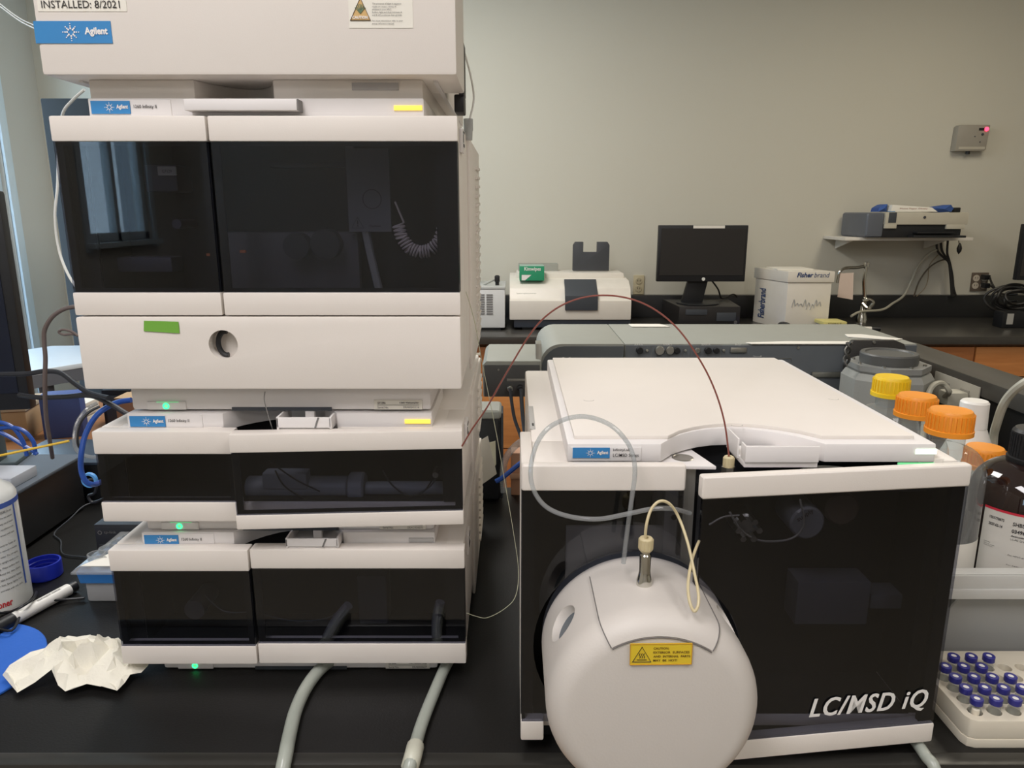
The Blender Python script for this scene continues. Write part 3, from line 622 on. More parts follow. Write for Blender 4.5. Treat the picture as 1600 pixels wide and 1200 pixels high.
# ion source drum
so = thing('ion_source', 'white round drum projecting from the front with yellow caution sticker', 'instrument', (sc.x, .57, .036))
RS = .0902; YFr = .530; YBk = .640
prof = [(0, YBk), (RS, YBk), (RS, YFr+.024)]
for i in range(1, 9):
    a = i/8*PI/2; prof.append((RS-.020*(1-math.cos(a)), YFr+.024-.024*math.sin(a)*1.0))
prof += [(RS-.045, YFr-.0015), (0, YFr-.002)]
dr = obj('drum', MB().lathe(prof, (sc.x, 0, sc.z), 'y', 72), SOURCEW, so, sharp=50)
cut = MB()
for ang, in ((R(146),), (R(34),)):
    d = Vector((math.cos(ang), 0, math.sin(ang))); c = Vector((sc.x, .590, sc.z))+d*RS; tdir = Vector((-d.z, 0, d.x))
    M = Matrix(((tdir.x, 0, d.x, c.x), (tdir.y, 1, d.y, c.y), (tdir.z, 0, d.z, c.z), (0, 0, 0, 1)))
    cut.lathe([(0, -.0085), (.0150, -.0085), (.0185, .0), (.0225, .010), (0, .01)], (0, 0, 0), 'z', 32, M=M)
boolean(dr, cut)
for ang in (R(146), R(34)):
    d = Vector((math.cos(ang), 0, math.sin(ang))); c = Vector((sc.x, .590, sc.z))+d*(RS-.0083); tdir = Vector((-d.z, 0, d.x))
    M = Matrix(((tdir.x, 0, d.x, c.x), (tdir.y, 1, d.y, c.y), (tdir.z, 0, d.z, c.z), (0, 0, 0, 1)))
    obj('window', MB().lathe([(0, 0), (.0146, 0), (.0146, .0008), (0, .0009)], (0, 0, 0), 'z', 32, M=M), mat('well_grey', (78, 88, 98), .25), so, 'dark oval viewing port')
sec = []
for r, y in prof[1:10]:
    sec.append((r+.0011, y-(.0011 if y < YFr+.02 else 0)))
sec[0] = (RS+.0011, YBk-.018)
s2 = [(RS-.0005, YBk-.018)]+sec
s2 = s2+[(s2[-1][0]-.0006, s2[-1][1]+.003)]
cv = obj('access_cover', MB().lathe(s2, (sc.x, 0, sc.z), 'y', 30, R(55), R(121)), SOURCEW, so, 'curved cover panel on top of the drum')
se = MB(); se_r = .0005
for ang in (R(55), R(121)):
    se.tube([(sc.x+(r+.0003)*math.cos(ang), y, sc.z+(r+.0003)*math.sin(ang)) for r, y in s2[1:-1]], .0005, 5, 1, False)
se.tube([(sc.x+(RS-.0164)*math.cos(a), YFr-.0004, sc.z+(RS-.0164)*math.sin(a)) for a in [R(55+i*3.667) for i in range(19)]], .0005, 5, 1, False)
obj('cover_seam', se, mat('seam_grey', (110, 106, 104), .7), so)
fl = MB().lathe([(RS-.004, .6405), (RS-.001, .6405), (RS-.001, .656), (RS-.004, .656)], (sc.x, 0, sc.z), 'y', 64); obj('mount_ring', fl, CHAR, so)
obj('source_plate', MB().box(.052, .172, .6565, .6600, .15, .236, .001), PLATE, ms, 'bare metal plate behind the drum')
# caution sticker on the face
a = at(984, 1038, YFr-.002); b = at(1082, 1005, YFr-.002)
Us = Vector((1, 0, .012)).normalized(); Vs = Vector((-.012, 0, 1)).normalized(); O = Vector((a.x, YFr-.0022, a.z)); W_, H_ = b.x-a.x, b.z-a.z-.0006
st = obj('caution_sticker', MB().box(0, W_, -.0004, .0008, 0, H_, M=Matrix(((Us.x, 0, Vs.x, O.x), (0, 1, 0, O.y), (Us.z, 0, Vs.z, O.z), (0, 0, 0, 1)))), YELLOW, so, 'yellow hot surface sticker')
bo = MB(); bm_ = .0004; BR = mat('sticker_ink', (88, 62, 20), .6)
for q in (((0, 0), (1, 0)), ((1, 0), (1, 1)), ((1, 1), (0, 1)), ((0, 1), (0, 0))):
    bo.tube([O+Us*(W_*q[0][0])+Vs*(H_*q[0][1])-Y_*.0005, O+Us*(W_*q[1][0])+Vs*(H_*q[1][1])-Y_*.0005], .00035, 4, 1, False)
obj('border', bo, mat('sticker_orange', (206, 150, 40), .6), st)
Ot = O-Y_*.0006; tb_ = [Ot+Us*(W_*.04)+Vs*(H_*.14), Ot+Us*(W_*.34)+Vs*(H_*.14), Ot+Us*(W_*.19)+Vs*(H_*.86)]
ic = MB().tube(tb_, .00045, 4, 1, False, True)
for k in range(3):
    x = W_*(.155+.035*k); ic.tube([Ot+Us*x+Vs*(H_*.32), Ot+Us*(x+.0006)+Vs*(H_*.40), Ot+Us*(x-.0005)+Vs*(H_*.47), Ot+Us*(x+.0003)+Vs*(H_*.55)], .0003, 4, 3)
ic.tube([Ot+Us*(W_*.11)+Vs*(H_*.24), Ot+Us*(W_*.27)+Vs*(H_*.24)], .0003, 4, 1, False)
obj('hot_surface_symbol', ic, INK, st)
for k, (s, wd) in enumerate((('CAUTION:', .25), ('EXTERIOR  SURFACES', .585), ('AND  INTERNAL  PARTS', .60), ('MAY  BE  HOT!', .39))):
    text('lettering', s, BR, st, Ot+Us*(W_*.375)+Vs*(H_*(.74-.195*k)), Us, Vs, W_*wd, H_*.105, bold=.02, lift=.0001)
# spray needle assembly
nc = at(1007, 900, .585)
nz = thing('nebulizer', 'steel needle holder with cream nut standing on the drum top', 'nebulizer', (nc.x, nc.y, sc.z+RS))
zt0 = at(1007, 863, .585).z
obj('steel_body', MB().lathe([(0, nc.z-.014), (.0066, nc.z-.014), (.0070, nc.z-.004), (.0058, nc.z+.0), (.0050, nc.z+.005), (.0050, zt0-.002), (.0042, zt0-.001), (.0042, zt0+.002), (0, zt0+.002)], (nc.x, nc.y, 0), 'z', 24), CHROME, nz)
za = zt0+.001; zb2 = at(1007, 840, .585).z
cn = MB().lathe([(0, za), (.0045, za), (.0060, za+.002), (.0060, zb2-.001), (.0052, zb2), (.0022, zb2), (.002, zb2-.002), (0, zb2-.002)], (nc.x, nc.y, 0), 'z', 24)
for k in range(12): cn.box(-.0007, .0007, .0056, .0065, za+.003, zb2-.0015, M=Matrix.Translation((nc.x, nc.y, 0)) @ Matrix.Rotation(k*PI/6, 4, 'Z'))
obj('finger_nut', cn, CREAM, nz)
pp = [(1008, 845, .585), (1010, 820, .585), (1018, 795, .59), (1032, 783, .592), (1048, 789, .594), (1062, 812, .594), (1075, 850, .578), (1085, 895, .562), (1091, 925, .546), (1091, 945, .538), (1085, 955, .536), (1078, 942, .540), (1075, 915, .552), (1080, 880, .57), (1088, 855, .59), (1094, 842, .612)]
single('cream_capillary', MB().tube([at(*p) for p in pp], .0013, 8), CREAM, 'cream capillary looping from the needle holder beside the drum', 'tubing')
pp = [(974, 880, .60), (980, 830, .60), (987, 780, .602), (992, 740, .606), (989, 712, .61), (978, 688, .612), (955, 665, .615), (922, 652, .618), (890, 653, .618), (858, 668, .616), (838, 695, .614), (829, 735, .610), (835, 768, .606), (855, 793, .602), (890, 807, .598), (935, 811, .594), (980, 803, .594), (1020, 795, .596), (1050, 795, .60), (1078, 802, .615)]
single('clear_tube', MB().tube([at(*p) for p in pp], .0021, 10), CLEARP, 'clear tube looping over the left door of the wide instrument', 'tubing')

# ------------------------------------------------------------------ tubing and hoses
pp = [(722, 443, .87), (730, 462, .87), (742, 505, .87), (752, 560, .86), (763, 615, .86), (776, 680, .85), (790, 760, .84), (802, 830, .83), (810, 890, .82), (806, 930, .80), (790, 950, .79), (762, 965, .77), (744, 963, .76), (730, 958, .752)]
single('fine_capillary', MB().tube([at(*p) for p in pp], .00045, 6), mat('fine_clear', (186, 186, 160), .3), 'hair thin clear capillary hanging down along the right side of the stack', 'tubing')
single('fine_capillary', MB().tube([at(414, 612, .757), at(413, 625, .757), at(418, 645, .757), at(424, 665, .757), at(428, 678, .765)], .0006, 6), mat('grey_line', (120, 118, 116), .4), 'short grey capillary dropping between autosampler and middle module', 'tubing')
HOSE = mat('milky_hose', (176, 182, 172), .3, alpha=.85, spec=.7)
def onb(px, py, h=.0075): return at(px, py, z=h)
single('drain_hose', MB().tube([onb(520, 1030), onb(498, 1048), onb(478, 1075), onb(462, 1110), onb(452, 1150), Vector((*onb(447, 1178).xy, .009)), at(440, 1212, Y=FRY-.014), at(436, 1260, Y=FRY-.018), at(436, 1380, Y=FRY-.02)], .0072, 14), HOSE, 'milky drain hose curving from under the stack, left one', 'hose')
h2 = thing('drain_hose', 'milky drain hose with connector from under the stack, right one', 'hose', (*onb(660, 1130).xy, 0))
obj('tube', MB().tube([onb(705, 1025), onb(693, 1048), onb(678, 1083), onb(663, 1120), onb(653, 1150), at(645, 1182, z=.010), at(637, 1215, Y=FRY-.016), at(634, 1300, Y=FRY-.02)], .0066, 14), HOSE, h2)
obj('connector', MB().tube([at(649, 1166, z=.0095), at(645, 1182, z=.010), at(640, 1200, Y=FRY-.008)], .0088, 14), mat('milky_connector', (196, 196, 180), .4), h2)
single('drain_hose', MB().tube([onb(1418, 1140), onb(1434, 1163), onb(1447, 1182), at(1462, 1208, Y=FRY-.014), at(1468, 1300, Y=FRY-.02)], .0058, 12), HOSE, 'milky hose under the right corner of the wide instrument', 'hose')

# ------------------------------------------------------------------ right : tray, bottles, vial rack
tr = thing('bottle_tray', 'translucent grey plastic tray holding the solvent bottles', 'tray', (.65, .95, 0))
def ring(x0, x1, y0, y1, z, s): return None
w_ = MB()
for (a, b) in (((.432, .80), (.80, .80)),): pass
x0, x1, y0, y1 = .440, .86, .800, 1.22
TRAY = mat('tray_plastic', (168, 168, 164), .35, var=.02, alpha=.9)
w_.box(x0, x1, y0, y0+.004, 0.002, .112, .001).box(x0, x1, y1-.004, y1, .002, .112, .001).box(x0, x0+.004, y0, y1, .002, .112, .001).box(x1-.004, x1, y0, y1, .002, .092, .001).box(x0, x1, y0, y1, .001, .005)
obj('wall', w_, TRAY, tr)
rm = MB()
rm.box(x0-.016, x1+.016, y0-.016, y0+.003, .1125, .1170, .001).box(x0-.016, x1+.016, y0-.017, y0-.013, .1000, .1170, .001).box(x0-.016, x0+.003, y0, y1, .1125, .1170, .001).box(x1, x1+.016, y0, y1, .1125, .1170, .001).box(x0-.016, x1+.016, y1-.003, y1+.016, .1125, .1170, .001)
rm.prism([(.49, .094), (.50, .0885), (.80, .0885), (.80, .1005), (.49, .1005)], 'y', y0-.020, y0-.013, .001)
obj('rim', rm, mat('tray_rim', (196, 195, 190), .35, alpha=.95), tr)
obj('rib', MB().prism([(y0, .088), (y0-.014, .088), (y0, .066)], 'x', .525, .528), TRAY, tr)
def capped(name, label, x, y, base, r, hb, capm, capr, caph, glassm, rc=None, lab=None):
    t = thing(name, label, 'bottle', (x, y, base))
    neck = capr*.74; zs_ = base+hb
    prof = [(0, base), (r-.006, base), (r, base+.006), (r, zs_-r*1.15)]
    for i in range(1, 9):
        a = i/8*PI/2; prof.append((neck+(r-neck)*math.cos(a), zs_-r*1.15+(r*.8)*math.sin(a)))
    prof += [(neck, zs_-.004), (neck+.003, zs_-.003), (neck, zs_+.0)]
    obj('glass_body', MB().lathe(prof, (x, y, 0), 'z', 40), glassm, t)
    cp = MB().lathe([(neck, zs_-.001), (capr*1.05, zs_-.001), (capr*1.05, zs_+.005), (capr*.97, zs_+.006), (capr*.95, zs_+caph-.003), (capr*.88, zs_+caph), (capr*.5, zs_+caph-.0008), (0, zs_+caph-.001)], (x, y, 0), 'z', 40)
    for k in range(30): cp.box(-.0011, .0011, capr*.92, capr*1.01, zs_+.006, zs_+caph-.004, M=Matrix.Translation((x, y, 0)) @ Matrix.Rotation(k*PI/15, 4, 'Z'))
    obj('screw_cap', cp, capm, t)
    return t, zs_
WATER = glass('solvent', (.93, .95, .95), .8, .03, 1.33)
def put(px, pyc, capd, pxw):
    Y = capd*F/pxw; c = at(px, pyc, 1); d = (c-Vector((0, 0, H))); dn = Vector((d.x, d.y, d.z)); 
    return Vector((0, 0, H))+d*(Y*1.0/ (d.y*math.cos(PITCH)-d.z*math.sin(PITCH)))
for (nm, lab, px, py, pxw, cm, base) in (('solvent_bottle', 'clear solvent bottle with yellow cap, farthest back', 1394, 588, 53.5, YCAP, .03),
                                         ('solvent_bottle', 'clear solvent bottle with orange cap beside the yellow capped one', 1434, 617, 59, ORANGE, .03),
                                         ('solvent_bottle', 'clear solvent bottle with orange cap leaning nearest the instrument corner', 1487, 640, 66, ORANGE, .03)):
    P = put(px, py, .052, pxw); ztop = P.z
    t, zs_ = capped(nm, lab, P.x, P.y, .006, .047, ztop-.029-.006, cm, .0262, .029, CLEAR)
    obj('liquid', MB().lathe([(0, .010), (.044, .010), (.044, .10), (0, .1001)], (P.x, P.y, 0), 'z', 32), WATER, t)
    lp = MB().lathe([(.0474, .07), (.0474, .135)], (P.x, P.y, 0), 'z', 16, R(250), R(330)); obj('paper_label', lp, PAPER, t)
P = put(1540, 698, .052, 57)
t, zs_ = capped('solvent_bottle', 'clear solvent bottle with orange cap half hidden by the brown bottle', P.x, P.y, .006, .047, P.z-.029-.006, ORANGE, .0262, .029, CLEAR)
obj('liquid', MB().lathe([(0, .010), (.044, .010), (.044, .09), (0, .0901)], (P.x, P.y, 0), 'z', 32), WATER, t)
lb = obj('paper_label', MB().lathe([(.0474, .05), (.0474, .155)], (P.x, P.y, 0), 'z', 20, R(215), R(300)), PAPER, t)
def curved_text(s, parent, cx, cy, r, a0, z, w, h, m, bold=.0):
    cu = bpy.data.curves.new('t', 'FONT'); cu.body = s; cu.offset = bold; cu.resolution_u = 2
    tt = bpy.data.objects.new('t', cu); C.objects.link(tt); dg = bpy.context.evaluated_depsgraph_get(); dg.update()
    me = bpy.data.meshes.new_from_object(tt.evaluated_get(dg)); bpy.data.objects.remove(tt); co = [v.co.copy() for v in me.vertices]
    x0 = min(c.x for c in co); x1 = max(c.x for c in co); y0 = min(c.y for c in co); y1 = max(c.y for c in co)
    vs = [(cx+r*math.cos(a0+(c.x-x0)/(x1-x0)*w/r), cy+r*math.sin(a0+(c.x-x0)/(x1-x0)*w/r), z+(c.y-y0)/(y1-y0)*h) for c in co]
    mb = MB().add(vs, [tuple(p.vertices) for p in me.polygons]); bpy.data.meshes.remove(me)
    return obj('lettering', mb, m, parent, smooth=False)
curved_text('A', lb, P.x, P.y, .0482, R(232), .108, .008, .011, INK, .03)
curved_text('(Essential)', lb, P.x, P.y, .0482, R(218), .095, .024, .004, INK, .02)
curved_text('44.', lb, P.x, P.y, .0482, R(222), .065, .014, .006, INK, .03)
# wash bottle
P = at(1523, 632, 1.10)
t = thing('wash_bottle', 'plain white plastic bottle with tall cap behind orange caps', 'bottle', (P.x, P.y, .005))
obj('bottle_body', MB().lathe([(0, .006), (.044, .006), (.046, .02), (.046, .13), (.040, .155), (.024, .195), (.020, .205), (0, .205)], (P.x, P.y, 0), 'z', 36), mat('hdpe_white', (226, 221, 212), .5), t)
obj('cap', MB().lathe([(0, .204), (.0212, .204), (.0205, .222), (.0200, .243), (.0175, .246), (0, .246)], (P.x, P.y, 0), 'z', 36), mat('cap_white', (234, 230, 222), .45), t)
# brown bottle
BX, BY = at(1606, 760, .880).x, .880
t = thing('brown_bottle', 'dark brown glass bottle with black cap and white label', 'bottle', (BX, BY, .005))
rb = .0645
prof = [(0, .006), (rb-.008, .006), (rb, .014), (rb, .176)]
for i in range(1, 11):
    a = i/10*PI/2; prof.append((.020+(rb-.020)*math.cos(a), .176+.048*math.sin(a)))
prof += [(.0195, .235), (0, .235)]
obj('glass_body', MB().lathe(prof, (BX, BY, 0), 'z', 56), AMBER, t)
cp = MB().lathe([(0, .2225), (.0275, .2225), (.0285, .225), (.0285, .229), (.0262, .230), (.0258, .262), (.023, .266), (0, .266)], (BX, BY, 0), 'z', 40)
for k in range(40): cp.box(-.0006, .0006, .0250, .0266, .231, .260, M=Matrix.Translation((BX, BY, 0)) @ Matrix.Rotation(k*PI/20, 4, 'Z'))
obj('screw_cap', cp, BLACK, t)
rl = rb+.0005
lb = obj('paper_label', MB().lathe([(rl, .050), (rl, .171)], (BX, BY, 0), 'z', 30, R(196), R(330)), mat('label_white', (206, 202, 194), .5), t)
obj('red_stripe', MB().lathe([(rl+.0002, .1705), (rl+.0002, .1735)], (BX, BY, 0), 'z', 30, R(196), R(330)), mat('red_print', (196, 40, 60), .5), lb)
for s, a0, z, wd, h, b in (('1003778873', 203, .126, .017, .0038, .02), ('2027-02-14', 203, .1175, .016, .0038, .03), ('SHBS5222', 226, .124, .024, .005, .02), ('034967-1L', 226, .115, .024, .005, .03), ('Acetonitrile', 226, .110, .017, .0025, .02), ('LC-MS Grade', 226, .1055, .017, .0025, 0), ('For HPLC and LC-MS use', 226, .085, .034, .0018, 0), ('For R&D use only', 226, .072, .026, .0018, 0), ('Made in USA', 226, .060, .016, .0016, 0), ('Lot No.', 201, .094, .008, .0014, 0), ('Store at room', 201, .0915, .013, .0014, 0), ('temperature', 201, .089, .011, .0014, 0)):
    curved_text(s, lb, BX, BY, rl+.0004, R(a0), z+.033, wd, h, INK, b)
# vial rack
rk = thing('vial_rack', 'white plastic vial rack with round holes beside the wide instrument', 'rack', (.57, .70, 0))
RX0, RX1, RY0, RY1 = .460, .70, .643, .765
rp = [(RX0+.010, RY0), (RX1, RY0), (RX1, RY1), (RX0, RY1), (RX0, RY0+.010), (RX0+.003, RY0+.003)]
RACK = mat('rack_white', (216, 208, 190), .5)
ro = obj('rack_block', MB().prism(rp, 'z', .010, .031, .0015), RACK, rk)
obj('rack_foot', MB().prism([(x+(-.0006 if x < .5 else 0), y-.0005) for x, y in rp], 'z', .0, .0098, .0008), RACK, rk)
obj('peg', MB().cyl((RX0+.013, RY0+.012, 0), 'z', .0038, .030, .037, 16, .0008), RACK, rk)
cols = [.4745+.0197*k for k in range(11)]; rows = [.658, .6765, .6950, .7135, .7320]
hc_ = MB()
for yy in rows:
    for xx in cols: hc_.lathe([(0, .0135), (.0072, .0135), (.0072, .04), (0, .04)], (xx, yy, 0), 'z', 20)
hc_.v = [v for v in hc_.v]
boolean(ro, hc_)
filled = {0: [0, 1, 2], 1: [0, 1, 2, 3], 2: [0, 1, 2, 3], 3: [0, 1, 2], 4: [1, 2, 3]}
ORD = ['first', 'second', 'third', 'fourth', 'fifth']; RN = ['front row', 'second row', 'middle row', 'fourth row', 'back row']
def vial(x, y):
    t = thing('sample_vial', 'x', 'vial', (x, y, .014), 'blue capped sample vials in the rack')
    b = obj('glass_body', MB().lathe([(0, .0145), (.0056, .0145), (.0058, .0155), (.0058, .0345), (.0042, .038), (.0042, .0395), (.0052, .0405), (.0052, .042)], (x, y, 0), 'z', 20), CLEAR, t)
    c = obj('screw_cap', MB().lathe([(.0045, .0400), (.0060, .0400), (.0062, .0405), (.0062, .0462), (.0057, .0468), (.0032, .0468), (.0030, .0462), (0, .0462)], (x, y, 0), 'z', 24), VBLUE, t)
    obj('septum', MB().lathe([(0, .0464), (.0028, .0464), (.0029, .0463)], (x, y, 0), 'z', 16), PRINTW, c)
    return t
proto = vial(cols[0], rows[0]); first = True
def dup(root, loc):
    r = root.copy(); C.objects.link(r); r.location = loc
    for ch in list(root.children):
        c = ch.copy(); C.objects.link(c); c.parent = r
        for g in list(ch.children):
            d = g.copy(); C.objects.link(d); d.parent = c
    return r
bpy.context.view_layer.update()
for r_, ks in filled.items():
    for n_, k in enumerate(ks):
        o = proto if first else dup(proto, (cols[k], rows[r_], .014)); first = False
        o['label'] = 'blue capped glass vial, %s from the left in the %s' % (ORD[n_], RN[r_])

# ------------------------------------------------------------------ left : desk clutter
t = thing('equipment_case', 'long black metal case with dark grey top at far left', 'case', (-1.1, 1.0, 0))
obj('housing', MB().box(-1.42, -.780, .80, 1.262, .006, .096, .004), BLACK, t)
obj('top_panel', MB().box(-1.425, -.776, .795, 1.270, .096, .102, .003), mat('case_top', (88, 96, 106), .45), t)
obj('foot', MB().box(-1.38, -.82, .84, 1.23, 0, .006), BLACK, t)
single('adapter_box', MB().box(-.96, -.790, 1.095, 1.16, .102, .120, .003), mat('adapter_grey', (176, 180, 188), .5), 'flat pale grey box lying on the black case', 'box')
t = thing('black_box', 'low black box with dark glossy lid behind the case', 'box', (-.95, 1.34, 0))
obj('housing', MB().box(-.95, -.74, 1.30, 1.44, 0, .070, .003), BLACK, t); obj('lid', MB().box(-.952, -.738, 1.298, 1.442, .070, .076, .002), mat('glossy_dark', (60, 70, 84), .3), t)
# monitor
t = thing('computer_monitor', 'black monitor seen edge-on at the far left of the bench', 'monitor', (-.95, 1.17, .102), rot=R(12))
Mw = WM[t.name]
def lm(mb): return mb
mo = MB().box(-.32, .147, -.012, .014, .105, .46, .006, M=Mw)
obj('housing', mo, BLACK, t)
obj('screen', MB().box(-.305, .132, -.0135, -.0125, .135, .445, M=Mw), mat('dark_screen', (18, 26, 44), .25), t)
obj('power_light', MB().cyl((.04, -.0135, .117), 'y', .0018, -.001, .001, 8, M=Mw), PRINTW, t)
obj('stand', MB().box(.02, .075, .016, .05, .006, .2, .006, M=Mw).box(-.06, .10, .012, .09, 0, .008, .003, M=Mw), mat('stand_grey', (72, 84, 88), .5), t)
# spray can with straw
P = at(8, 955, z=0); CX, CY = -.7185, .925
t = thing('spray_can', 'white aerosol can with printed label and blue ring at left', 'can', (CX, CY, 0))
rc = .046
prof = [(0, 0), (rc-.003, 0), (rc, .003), (rc, .158), (rc-.004, .166), (.030, .176), (.028, .178), (.027, .184), (.018, .190), (.014, .192), (0, .192)]
obj('can_body', MB().lathe(prof, (CX, CY, 0), 'z', 48), mat('can_white', (218, 218, 214), .3, coat=.3), t)
lb = obj('label_print', MB().lathe([(rc+.0003, .006), (rc+.0003, .148)], (CX, CY, 0), 'z', 40, R(200), R(375)), mat('label_grey', (214, 214, 208), .4), t)
obj('blue_ring', MB().lathe([(rc+.0005, .147), (rc+.0005, .154)], (CX, CY, 0), 'z', 48), mat('ring_blue', (60, 90, 170), .4), lb)
obj('blue_side_bar', MB().lathe([(rc+.0006, .03), (rc+.0006, .147)], (CX, CY, 0), 'z', 3, R(2), R(6)), mat('ring_blue', (60, 90, 170), .4), lb)
curved_text('Stoner', lb, CX, CY, rc+.0008, R(303), .011, .025, .010, mat('red_letters', (190, 36, 44), .5), .03)
lines = ['CAUTION: CONTENTS UNDER PRESSURE. Do not', 'puncture or incinerate container. Do not expose', 'to heat or store above 120 F. Keep out of reach', 'of children. Use with adequate ventilation only.', 'Avoid breathing vapors and contact with eyes.', 'FIRST AID: If inhaled, move to fresh air.', 'Eyes: flush with water for several minutes.', 'Skin: wash with soap and water. Do not spray', 'on hot surfaces. Hold can upright while in use.', 'Shake well before using. Wipe surface clean.', 'Industrial use only. Read the data sheet.', 'DIRECTIONS: insert tube in actuator button', 'and point away from face. Spray lightly from', 'a distance of 15 cm and wipe with soft cloth.']
for k, s in enumerate(lines):
    curved_text(s, lb, CX, CY, rc+.0008, R(288), .140-.0078*k-(.006 if k > 4 else 0), .056, .0034, INK)
obj('actuator', MB().lathe([(0, .190), (.009, .190), (.0095, .205), (.007, .216), (0, .217)], (CX-.006, CY, 0), 'z', 20).box(CX-.008, CX+.016, CY-.003, CY+.003, .205, .2115, .002), mat('actuator_white', (226, 226, 220), .5), t)
obj('straw', MB().tube([(CX+.010, CY, .209), at(108, 689, .95)], .0016, 8, 1, False), mat('straw_yellow', (226, 186, 60), .5), t, 'yellow straw')
# blue cap
P = at(64, 905, z=0)
t = single('blue_bottle_cap', MB().lathe([(0, .003), (.0205, .003), (.021, .0035), (.021, .024), (.0235, .024), (.0240, .022), (.0240, .002), (.0225, 0), (0, 0)], (P.x, P.y+.01, 0), 'z', 40).lathe([(.0211, .010), (.0199, .011), (.0211, .012)], (P.x, P.y+.01, 0), 'z', 40).lathe([(.0211, .016), (.0199, .017), (.0211, .018)], (P.x, P.y+.01, 0), 'z', 40), mat('cap_deep_blue', (36, 52, 178), .35), 'deep blue screw cap lying open side up beside spray can', 'cap')
# marker
a = at(20, 968, z=.009); b = at(107, 921, z=.009)
t = thing('marker_pen', 'white marker with black ends lying by the spray can', 'pen', (a.x, a.y, 0))
dv = (b-a); obj('barrel', MB().tube([a, b], .0085, 20, 1, False), mat('marker_white', (222, 220, 214), .4), t)
obj('cap', MB().tube([a-dv*.28, a], .0094, 20, 1, False), BLACK, t, 'black cap'); obj('end_plug', MB().tube([b, b+dv*.13], .0078, 16, 1, False), BLACK, t)
dvn = dv.normalized(); nup = Vector((0, -.55, .83)); Vm = (nup-dvn*nup.dot(dvn)).normalized(); Vv = Vm.cross(dvn).normalized()
if Vv.y < 0: Vv = -Vv
text('lettering', 'PERMANENT MARKER', INK, t, a+dvn*(dv.length*.42)-Vv*.002+Vm*.0088, dvn, Vv, dv.length*.42, .003, lift=0)
# mouse pad, mouse, cables
MPX, MPY = -.668, .768
single('mouse_pad', MB().lathe([(0, 0), (.101, 0), (.102, .001), (.102, .003), (.101, .004), (0, .004)], (MPX, MPY, 0), 'z', 64), mat('pad_blue', (36, 96, 190), .75, bump=.2), 'round blue mouse pad at the near left corner', 'mouse pad')
ms_ = MB(); vs_ = []; 
for i in range(9):
    ph = i/8*PI/2
    for k in range(24): a = k*PI/12; vs_.append((-.645-.03+.031*math.cos(a)*math.cos(ph)**.6, .80+.052*math.sin(a)*math.cos(ph)**.6, .0045+.032*math.sin(ph)))
ms_.add(vs_, [(i*24+k, i*24+(k+1) % 24, (i+1)*24+(k+1) % 24, (i+1)*24+k) for i in range(8) for k in range(24)]+[tuple(range(24))])
t = thing('computer_mouse', 'black computer mouse on the round blue pad', 'mouse', (-.675, .80, .004))
obj('shell', ms_, BLACK, t)
obj('cable', MB().tube([(-.672, .85, .012), at(18, 985, z=.01), at(35, 955, z=.012), at(60, 940, z=.014), at(100, 937, z=.006), at(132, 934, z=.004)], .0018, 8), BLACK, t)
single('black_cable', MB().tube([at(-30, 958, z=.02), at(8, 957, z=.004), at(30, 950, z=.022), at(52, 935, z=.022), at(57, 925, z=.003)], .0018, 8), BLACK, 'thin black cable wrapped round the foot of the spray can', 'cable')
single('black_wire', MB().tube([at(160, 782, z=.03), at(132, 790, z=.03), at(110, 810, z=.02), at(85, 833, z=.004), at(95, 845, z=.003), at(98, 865, z=.003), at(130, 870, z=.003), at(150, 873, z=.003)], .0011, 6), CHAR, 'thin wire trailing over the bench beside the black case', 'wire')
# tissue paper
outl = [(5, 1062), (52, 1043), (97, 1025), (98, 1018), (111, 1009), (131, 1016), (150, 1010), (170, 1001), (180, 1015), (205, 1026), (238, 1040), (232, 1050), (222, 1062), (205, 1063), (196, 1074), (184, 1086), (160, 1081), (137, 1078), (103, 1087), (92, 1078), (84, 1068), (56, 1076), (28, 1087)]
pl2 = [Vector((at(x, y, z=.003).x, at(x, y, z=.003).y)) for x, y in outl]; nO = len(pl2)
allp = list(pl2); minx = min(p.x for p in pl2); maxx = max(p.x for p in pl2); miny = min(p.y for p in pl2); maxy = max(p.y for p in pl2)
for i in range(420): allp.append(Vector((random.uniform(minx, maxx), random.uniform(miny, maxy))))
res = delaunay_2d_cdt(allp, [(i, (i+1) % nO) for i in range(nO)], [], 1, 1e-6)
cxm = at(135, 1045, z=0)
tv = []
for v in res[0]:
    dcen = math.hypot((v.x-cxm.x)/.06, (v.y-cxm.y)/.03); e = math.exp(-dcen*dcen*.8)
    rid = abs(noise.noise(Vector((v.x*38, v.y*38, 0)))); rid2 = abs(noise.noise(Vector((v.x*80+5, v.y*60, 2))))
    tv.append((v.x, v.y, .006+e*(.010+.030*(1-2.2*rid))+.006*rid2+.002*random.random()*e))
single('tissue', MB().add(tv, [tuple(f) for f in res[2]]), mat('tissue_white', (226, 222, 208), .9, var=.03, bump=.3, bscale=300), 'crumpled white tissue lying on the bench at left', 'tissue')
# tip box
t = thing('tube_box', 'blue and clear plastic box with printed lid left of the stack', 'box', (-.53, .98, 0))
obj('clear_base', MB().box(-.592, -.470, .930, 1.035, 0, .030, .004), FROST, t, 'clear lower half')
obj('blue_band', MB().prism([(-.596, .030), (-.466, .030), (-.466, .047), (-.600, .047)], 'y', .926, 1.04, .001), mat('box_blue', (52, 118, 186), .4), t, 'blue band')
obj('clear_lid', MB().box(-.602, -.462, .917, 1.05, .0475, .051, .0015), CLEARP, t)
sc_ = MB()
for k in range(6): sc_.lathe([(.010, .0512), (.012, .0512), (.012, .056), (.010, .056), (.010, .0512)], (-.592+.006*k, .965+.019*k, 0), 'z', 20)
obj('lid_scallops', sc_, CLEARP, t)
lp = obj('paper_label', MB().prism([(-.598, .935), (-.47, .935), (-.47, 1.04), (-.545, 1.04)], 'z', .0512, .0518), PAPER, t)
